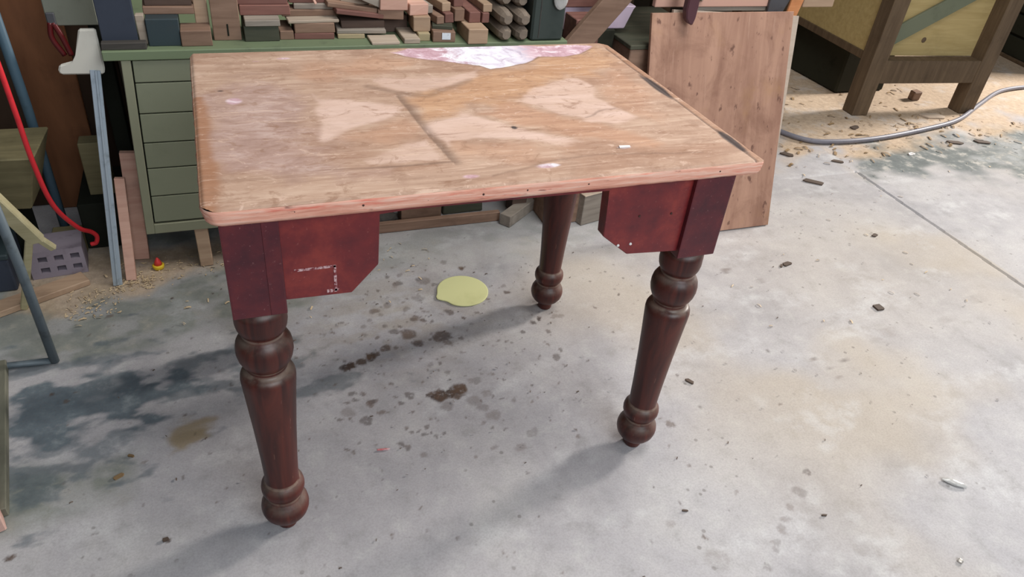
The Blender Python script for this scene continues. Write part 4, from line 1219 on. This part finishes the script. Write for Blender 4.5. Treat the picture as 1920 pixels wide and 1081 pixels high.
def brick_mesh():
    bm = bmesh.new()
    holes = []
    xs_, zs_ = [-0.036, 0.004, 0.044], [0.025, 0.060]
    # front face built as strips round square openings
    xc = [-0.072]
    for x in xs_:
        xc += [x - 0.011, x + 0.011]
    xc += [0.066]
    zc = [0.0]
    for z in zs_:
        zc += [z - 0.0085, z + 0.0085]
    zc += [BH]
    for i in range(len(xc) - 1):
        for k in range(len(zc) - 1):
            hole = i % 2 == 1 and k % 2 == 1
            v = [(xc[i], zc[k]), (xc[i + 1], zc[k]), (xc[i + 1], zc[k + 1]), (xc[i], zc[k + 1])]
            if not hole:
                bm.faces.new([bm.verts.new((x, 0, z)) for x, z in v])
            else:
                for (x0, z0), (x1, z1) in zip(v, v[1:] + v[:1]):
                    bm.faces.new([bm.verts.new(p) for p in ((x0, 0, z0), (x1, 0, z1), (x1, 0.04, z1), (x0, 0.04, z0))])
    x0, x1 = xc[0], xc[-1]
    for f in (((x0, 0, 0), (x0, 0, BH), (x0, 0.1, BH), (x0, 0.1, 0)), ((x1, 0, 0), (x1, 0.1, 0), (x1, 0.1, BH), (x1, 0, BH)),
              ((x0, 0, BH), (x1, 0, BH), (x1, 0.1, BH), (x0, 0.1, BH)), ((x0, 0, 0), (x0, 0.1, 0), (x1, 0.1, 0), (x1, 0, 0)),
              ((x0, 0.1, 0), (x0, 0.1, BH), (x1, 0.1, BH), (x1, 0.1, 0)), ):
        bm.faces.new([bm.verts.new(p) for p in f])
    bmesh.ops.remove_doubles(bm, verts=bm.verts, dist=0.0002)
    return bm_mesh(bm, 'body')


new_obj('body', brick_mesh(), M['clay'], t)
for x in (-0.036, 0.004, 0.044):
    for z in (0.025, 0.060):
        new_obj('hole', box_me('hole', x - 0.011, x + 0.011, 0.036, 0.038, z - 0.0085, z + 0.0085, 0), M['hole'], t)  # near-black plates put the shade of the holes into colour
tag(new_obj('floor_plank', bar_me('floor_plank', (-0.62, 0.905, 0.009), (-0.378, 1.030, 0.009), 0.018, 0.055, 0.002, (0, 0, 1)), M['tan']),
    'pale plank lying on the floor in front of the perforated brick', 'plank')
tag(new_obj('wood_block', box_me('wood_block', -0.465, -0.385, 1.172, 1.220, 0, 0.075, 0.002), M['olive']),
    'olive grey block on the floor behind the perforated brick', 'offcut')
t = tag(empty('dark_tool_case', (0, 0, 0)), 'dark blue case at the left edge beside the brick', 'case')
new_obj('case', box_me('case', -0.72, -0.545, 1.02, 1.165, 0, 0.10, 0.004), M['navy'], t)
new_obj('lid', box_me('lid', -0.723, -0.542, 1.017, 1.168, 0.10, 0.118, 0.004), M['teal'], t)

# timber lying along the left edge, nearest the camera
tag(new_obj('floor_board', bar_me('floor_board', (-0.468, 0.215, 0.012), (-0.535, 0.690, 0.012), 0.024, 0.024, 0.002, (0, 0, 1)), M['greyboard']),
    'grey olive board lying on the floor along the left edge', 'board')
tag(new_obj('timber_length', bar_me('timber_length', (-0.478, 0.172, 0.0215), (-0.560, 0.42, 0.0215), 0.042, 0.05, 0.003, (0, 0, 1)), M['pinkend']),
    'pink ended timber in the lower left corner', 'timber')

# ------------------------------------------------------------------ the bench at the right, far
rb = tag(empty('wooden_stand', (3.03, 1.735, 0), math.radians(-5.5)), 'heavy dark timber bench with yellow plywood sides at the upper right', 'bench')
LGX, LGD, BD = 0.092, 0.085, 0.85
for x in (0.0, 0.672):
    for y in (0.0, BD - LGD):
        new_obj('leg', box_me('leg', x, x + LGX, y, y + LGD, 0, 0.80, 0.003), M['benchleg'], rb)
new_obj('rail', box_me('rail', LGX - 0.002, 0.674, 0.004, 0.080, 0.165, 0.280, 0.003), M['benchleg'], rb)
new_obj('rail', box_me('rail', 0.008, 0.060, LGD - 0.002, BD - LGD + 0.002, 0.262, 0.300, 0.002), M['benchleg'], rb)
new_obj('rail', box_me('rail', LGX - 0.002, 0.674, BD - 0.080, BD - 0.004, 0.30, 0.38, 0.003), M['benchleg'], rb)
new_obj('side_panel', box_me('side_panel', 0.012, 0.026, LGD - 0.002, BD - LGD + 0.002, 0.300, 0.80, 0.001), M['yellowply'], rb)
new_obj('front_panel', box_me('front_panel', LGX - 0.002, 0.674, 0.082, 0.094, 0.281, 0.80, 0.001), M['yellowply'], rb)
new_obj('brace', bar_me('brace', (0.10, 0.072, 0.36), (0.66, 0.072, 0.68), 0.085, 0.014, 0.002, (0.5, 0, -0.85)), M['brace'], rb)
kn = new_obj('knot', lathe_me('knot', [(0, 0.014), (0.001, 0.012)], 14), M['benchleg'], rb)
kn.location = (0.335, 0.082, 0.36)
kn.rotation_euler = (math.radians(90), 0, 0)
new_obj('bench_top', box_me('bench_top', -0.05, 0.82, -0.05, 0.90, 0.80, 0.86, 0.003), M['benchleg'], rb)
tag(new_obj('added_dark_block', box_me('added_dark_block', 3.16, 3.50, 2.02, 2.5, 0, 0.26, 0.01), M['darkcrate']),  # dark box added to stand in for the darkness under the bench
    'dark box added to deepen the darkness beneath the heavy timber bench', 'box')
tag(new_obj('timber_offcut', box_me('timber_offcut', 3.56, 3.61, 1.86, 1.90, 0, 0.05, 0.004, 0.006, 2), M['brown']),
    'small brown offcut standing under the heavy timber bench', 'offcut')

t = tag(empty('slatted_crate', (4.93, 2.27, 0), math.radians(78)), 'dark green slatted crate in the upper right corner', 'crate')
for k in range(5):
    new_obj('slat', box_me('slat', -0.15, 0.9, -0.02 + 0.004 * (k % 2), 0.0, 0.02 + k * 0.13, 0.135 + k * 0.13, 0.004), M['darkcrate'], t)
new_obj('body', box_me('body', -0.15, 0.9, -0.70, -0.021, 0.02, 0.66, 0.004), M['darkcrate'], t)
new_obj('skid', box_me('skid', -0.17, 0.92, -0.72, 0.015, 0, 0.02, 0.003), M['benchleg'], t)

tag(new_obj('power_cable', tube_me('power_cable', smooth_path([(2.30, 1.90, 0.012), (2.42, 1.72, 0.012), (2.526, 1.512, 0.012), (2.665, 1.455, 0.012), (2.918, 1.45, 0.012), (3.273, 1.501, 0.012),
                                                              (3.583, 1.575, 0.012), (3.925, 1.74, 0.012), (4.254, 1.89, 0.012), (4.518, 1.93, 0.012), (4.72, 1.93, 0.012)]), 0.0115, 10), M['cable']),
    'thick grey cable snaking over the sawdust floor at the right', 'cable')

# ------------------------------------------------------------------ small things on the floor


def lid_mesh():
    bm = bmesh.new()
    pts = []
    for k in range(48):
        a = 2 * math.pi * k / 48
        r = 0.0770
        d = (math.degrees(a) - 193 + 180) % 360 - 180
        r += 0.012 * math.exp(-(d / 11.0) ** 2) - 0.004 * math.exp(-((d - 22) / 10.0) ** 2)
        pts.append((r * math.cos(a), r * math.sin(a)))
    lo = [bm.verts.new((x, y, 0)) for x, y in pts]
    mi = [bm.verts.new((x, y, 0.0024)) for x, y in pts]
    hi = [bm.verts.new((x * 0.965, y * 0.965, 0.0030)) for x, y in pts]
    n = len(pts)
    bm.faces.new(lo)
    bm.faces.new(hi[::-1])
    for a, b in ((lo, mi), (mi, hi)):
        for i in range(n):
            bm.faces.new((a[i], a[(i + 1) % n], b[(i + 1) % n], b[i]))
    return bm_mesh(bm, 'round_lid')


tag(new_obj('round_lid', lid_mesh(), M['lid']), 'round pale yellow lid lying on the floor under the table', 'lid').location = (0.650, 0.737, 0.0004)

CHIPS = [
    ('long dark splinter of bark on the floor right of the plywood', 2.300, 1.140, 0.085, 0.032, -40, 'chip'),
    ('broken dark chip on the floor right of the table leg, near the plywood', 1.776, 0.634, 0.038, 0.018, 12, 'chip'),
    ('small loose sliver beside the broken dark chip', 1.748, 0.628, 0.020, 0.008, 50, 'chip'),
    ('square dark chip alone on the open floor at the right', 1.916, 0.348, 0.030, 0.030, -8, 'chip'),
    ('dark oval chip beside the near right table leg', 1.122, 0.203, 0.026, 0.011, -58, 'chip'),
    ('tiny dark chip near the floor joint', 2.246, 0.722, 0.028, 0.014, 25, 'chip'),
    ('thin dark sliver on the floor at the lower right', 1.187, -0.267, 0.014, 0.004, -18, 'chip'),
    ('thin dark sliver on the floor below the near right leg', 0.884, -0.165, 0.014, 0.004, -20, 'chip'),
    ('dark stick on the floor beyond the joint', 2.555, 1.290, 0.055, 0.022, -35, 'chip'),
    ('dark flake beside the plywood edge', 2.358, 1.393, 0.060, 0.030, -50, 'chip'),
    ('brown chip on the sawdust left of the timber bench foot', 2.93, 1.60, 0.06, 0.03, 20, 'chip'),
    ('brown offcut chip lying past the cable', 3.34, 1.36, 0.085, 0.032, -20, 'chip'),
    ('second brown offcut chip lying past the cable, nearer the right edge', 3.50, 1.34, 0.085, 0.034, -22, 'chip'),
    ('pale offcut on the floor under the timber bench rail', 3.50, 1.66, 0.14, 0.06, -12, 'palewood'),
    ('small white chip past the cable on the dark floor patch', 2.99, 1.29, 0.040, 0.022, 5, 'chipw'),
    ('small pinkish paint flake on the floor below the left bracket', 0.289, 0.186, 0.030, 0.004, -10, 'flake'),
    ('rust brown chip on the blue patch at the left', -0.262, 0.262, 0.022, 0.009, 30, 'crust'),
    ('small brown chip above the rust brown chip', -0.240, 0.315, 0.014, 0.006, -25, 'crust'),
    ('dark pellet on the floor in the lower left', -0.170, 0.072, 0.012, 0.008, 10, 'chip'),
]
for i, (lab, x, y, w, d, a, mt) in enumerate(CHIPS):
    rnd = random.Random(i)
    n = 6
    poly = []
    for k in range(n):
        an = 2 * math.pi * k / n + rnd.uniform(-0.3, 0.3)
        c, s = math.cos(an), math.sin(an)
        poly.append((w / 2 * math.copysign(abs(c) ** 0.5, c), d / 2 * math.copysign(abs(s) ** 0.5, s) + rnd.uniform(-.1, .1) * d))
    o = tag(new_obj('wood_chip', prism_me('wood_chip', poly, 0, 0.003 + 0.06 * min(w, d), 'z', 0), M[mt]), lab, 'chip', 'chips scattered on the floor')
    o.location = (x, y, 0.0003)
    o.rotation_euler = (0, 0, math.radians(a))

o = tag(new_obj('plastic_scrap', lump_me('plastic_scrap', 0.026, 0.010, 0.005, 5), M['clear']), 'clear plastic scrap on the floor at the lower right', 'scrap')
o.location = (1.566, -0.283, 0.0045)
o.rotation_euler = (0, 0, math.radians(-45))
o = tag(new_obj('steel_nut', lathe_me('steel_nut', [(0, 0.006), (0.004, 0.006), (0.0045, 0.004)], 6, False), M['nut']), 'shiny steel nut on the floor near the lower right corner', 'nut')
o.location = (1.401, -0.453, 0.0)
tag(new_obj('white_chip', prism_me('white_chip', [(-0.011, -0.003), (0.010, -0.004), (0.012, 0.002), (-0.009, 0.004)], 0, 0.002, 'z', 0), M['chipw']),
    'small white chip lying on the tabletop', 'chip').location = (0.712, 0.094, TH + 0.0006)


def litter(name, label, polys, count, length, mat, seed, cat):
    """uncountable shavings: bent strips in one mesh"""
    rnd = random.Random(seed)
    verts, faces = [], []
    for _ in range(count):
        x0, x1, y0, y1 = rnd.choice(polys)
        x, y = rnd.uniform(x0, x1), rnd.uniform(y0, y1)
        a, L = rnd.uniform(0, math.pi), rnd.uniform(*length)
        w, h = L * rnd.uniform(0.12, 0.35), L * rnd.uniform(0.02, 0.2)
        b = len(verts)
        c, s = math.cos(a), math.sin(a)
        for k, (t, z) in enumerate(((-0.5, 0.0), (-0.15, h), (0.2, h * 0.8), (0.5, 0.1 * h))):
            for e in (-1, 1):
                verts.append((x + c * L * t - s * e * w / 2, y + s * L * t + c * e * w / 2, 0.0012 + z + 0.0015 * (e > 0)))
        for k in range(3):
            i = b + 2 * k
            faces.append((i, i + 2, i + 3, i + 1))
    me = bpy.data.meshes.new(name)
    me.from_pydata(verts, [], faces)
    o = tag(new_obj(name, me, M[mat]), label, cat)
    o['kind'] = 'stuff'
    return o


litter('wood_shavings', 'pale wood shavings strewn around the cabinet foot', [(-0.30, 0.05, 0.98, 1.12), (-0.30, -0.2, 0.95, 1.02), (-0.42, -0.28, 0.84, 0.98)],
       420, (0.003, 0.012), 'shaving', 1, 'shavings')
litter('wood_litter', 'brown litter and bark strewn over the sawdust at the right', [(2.3, 3.3, 1.25, 1.75), (2.6, 4.2, 1.3, 1.6), (2.35, 3.0, 1.6, 2.4), (3.1, 3.7, 1.5, 2.2)],
       260, (0.012, 0.045), 'crust', 2, 'litter')
litter('floor_crumbs', 'dark crumbs sprinkled over the concrete floor', [(-0.45, 1.4, -0.5, 0.95), (0.2, 0.9, 0.1, 0.9), (1.0, 2.4, -0.3, 1.0)],
       230, (0.003, 0.009), 'chip', 3, 'crumbs')
litter('pale_crumbs', 'pale crumbs sprinkled over the floor and sawdust', [(2.2, 4.2, 0.9, 1.7), (-0.4, 0.6, 0.7, 1.1), (1.5, 2.4, 0.3, 1.3)],
       160, (0.005, 0.02), 'shaving', 4, 'crumbs')
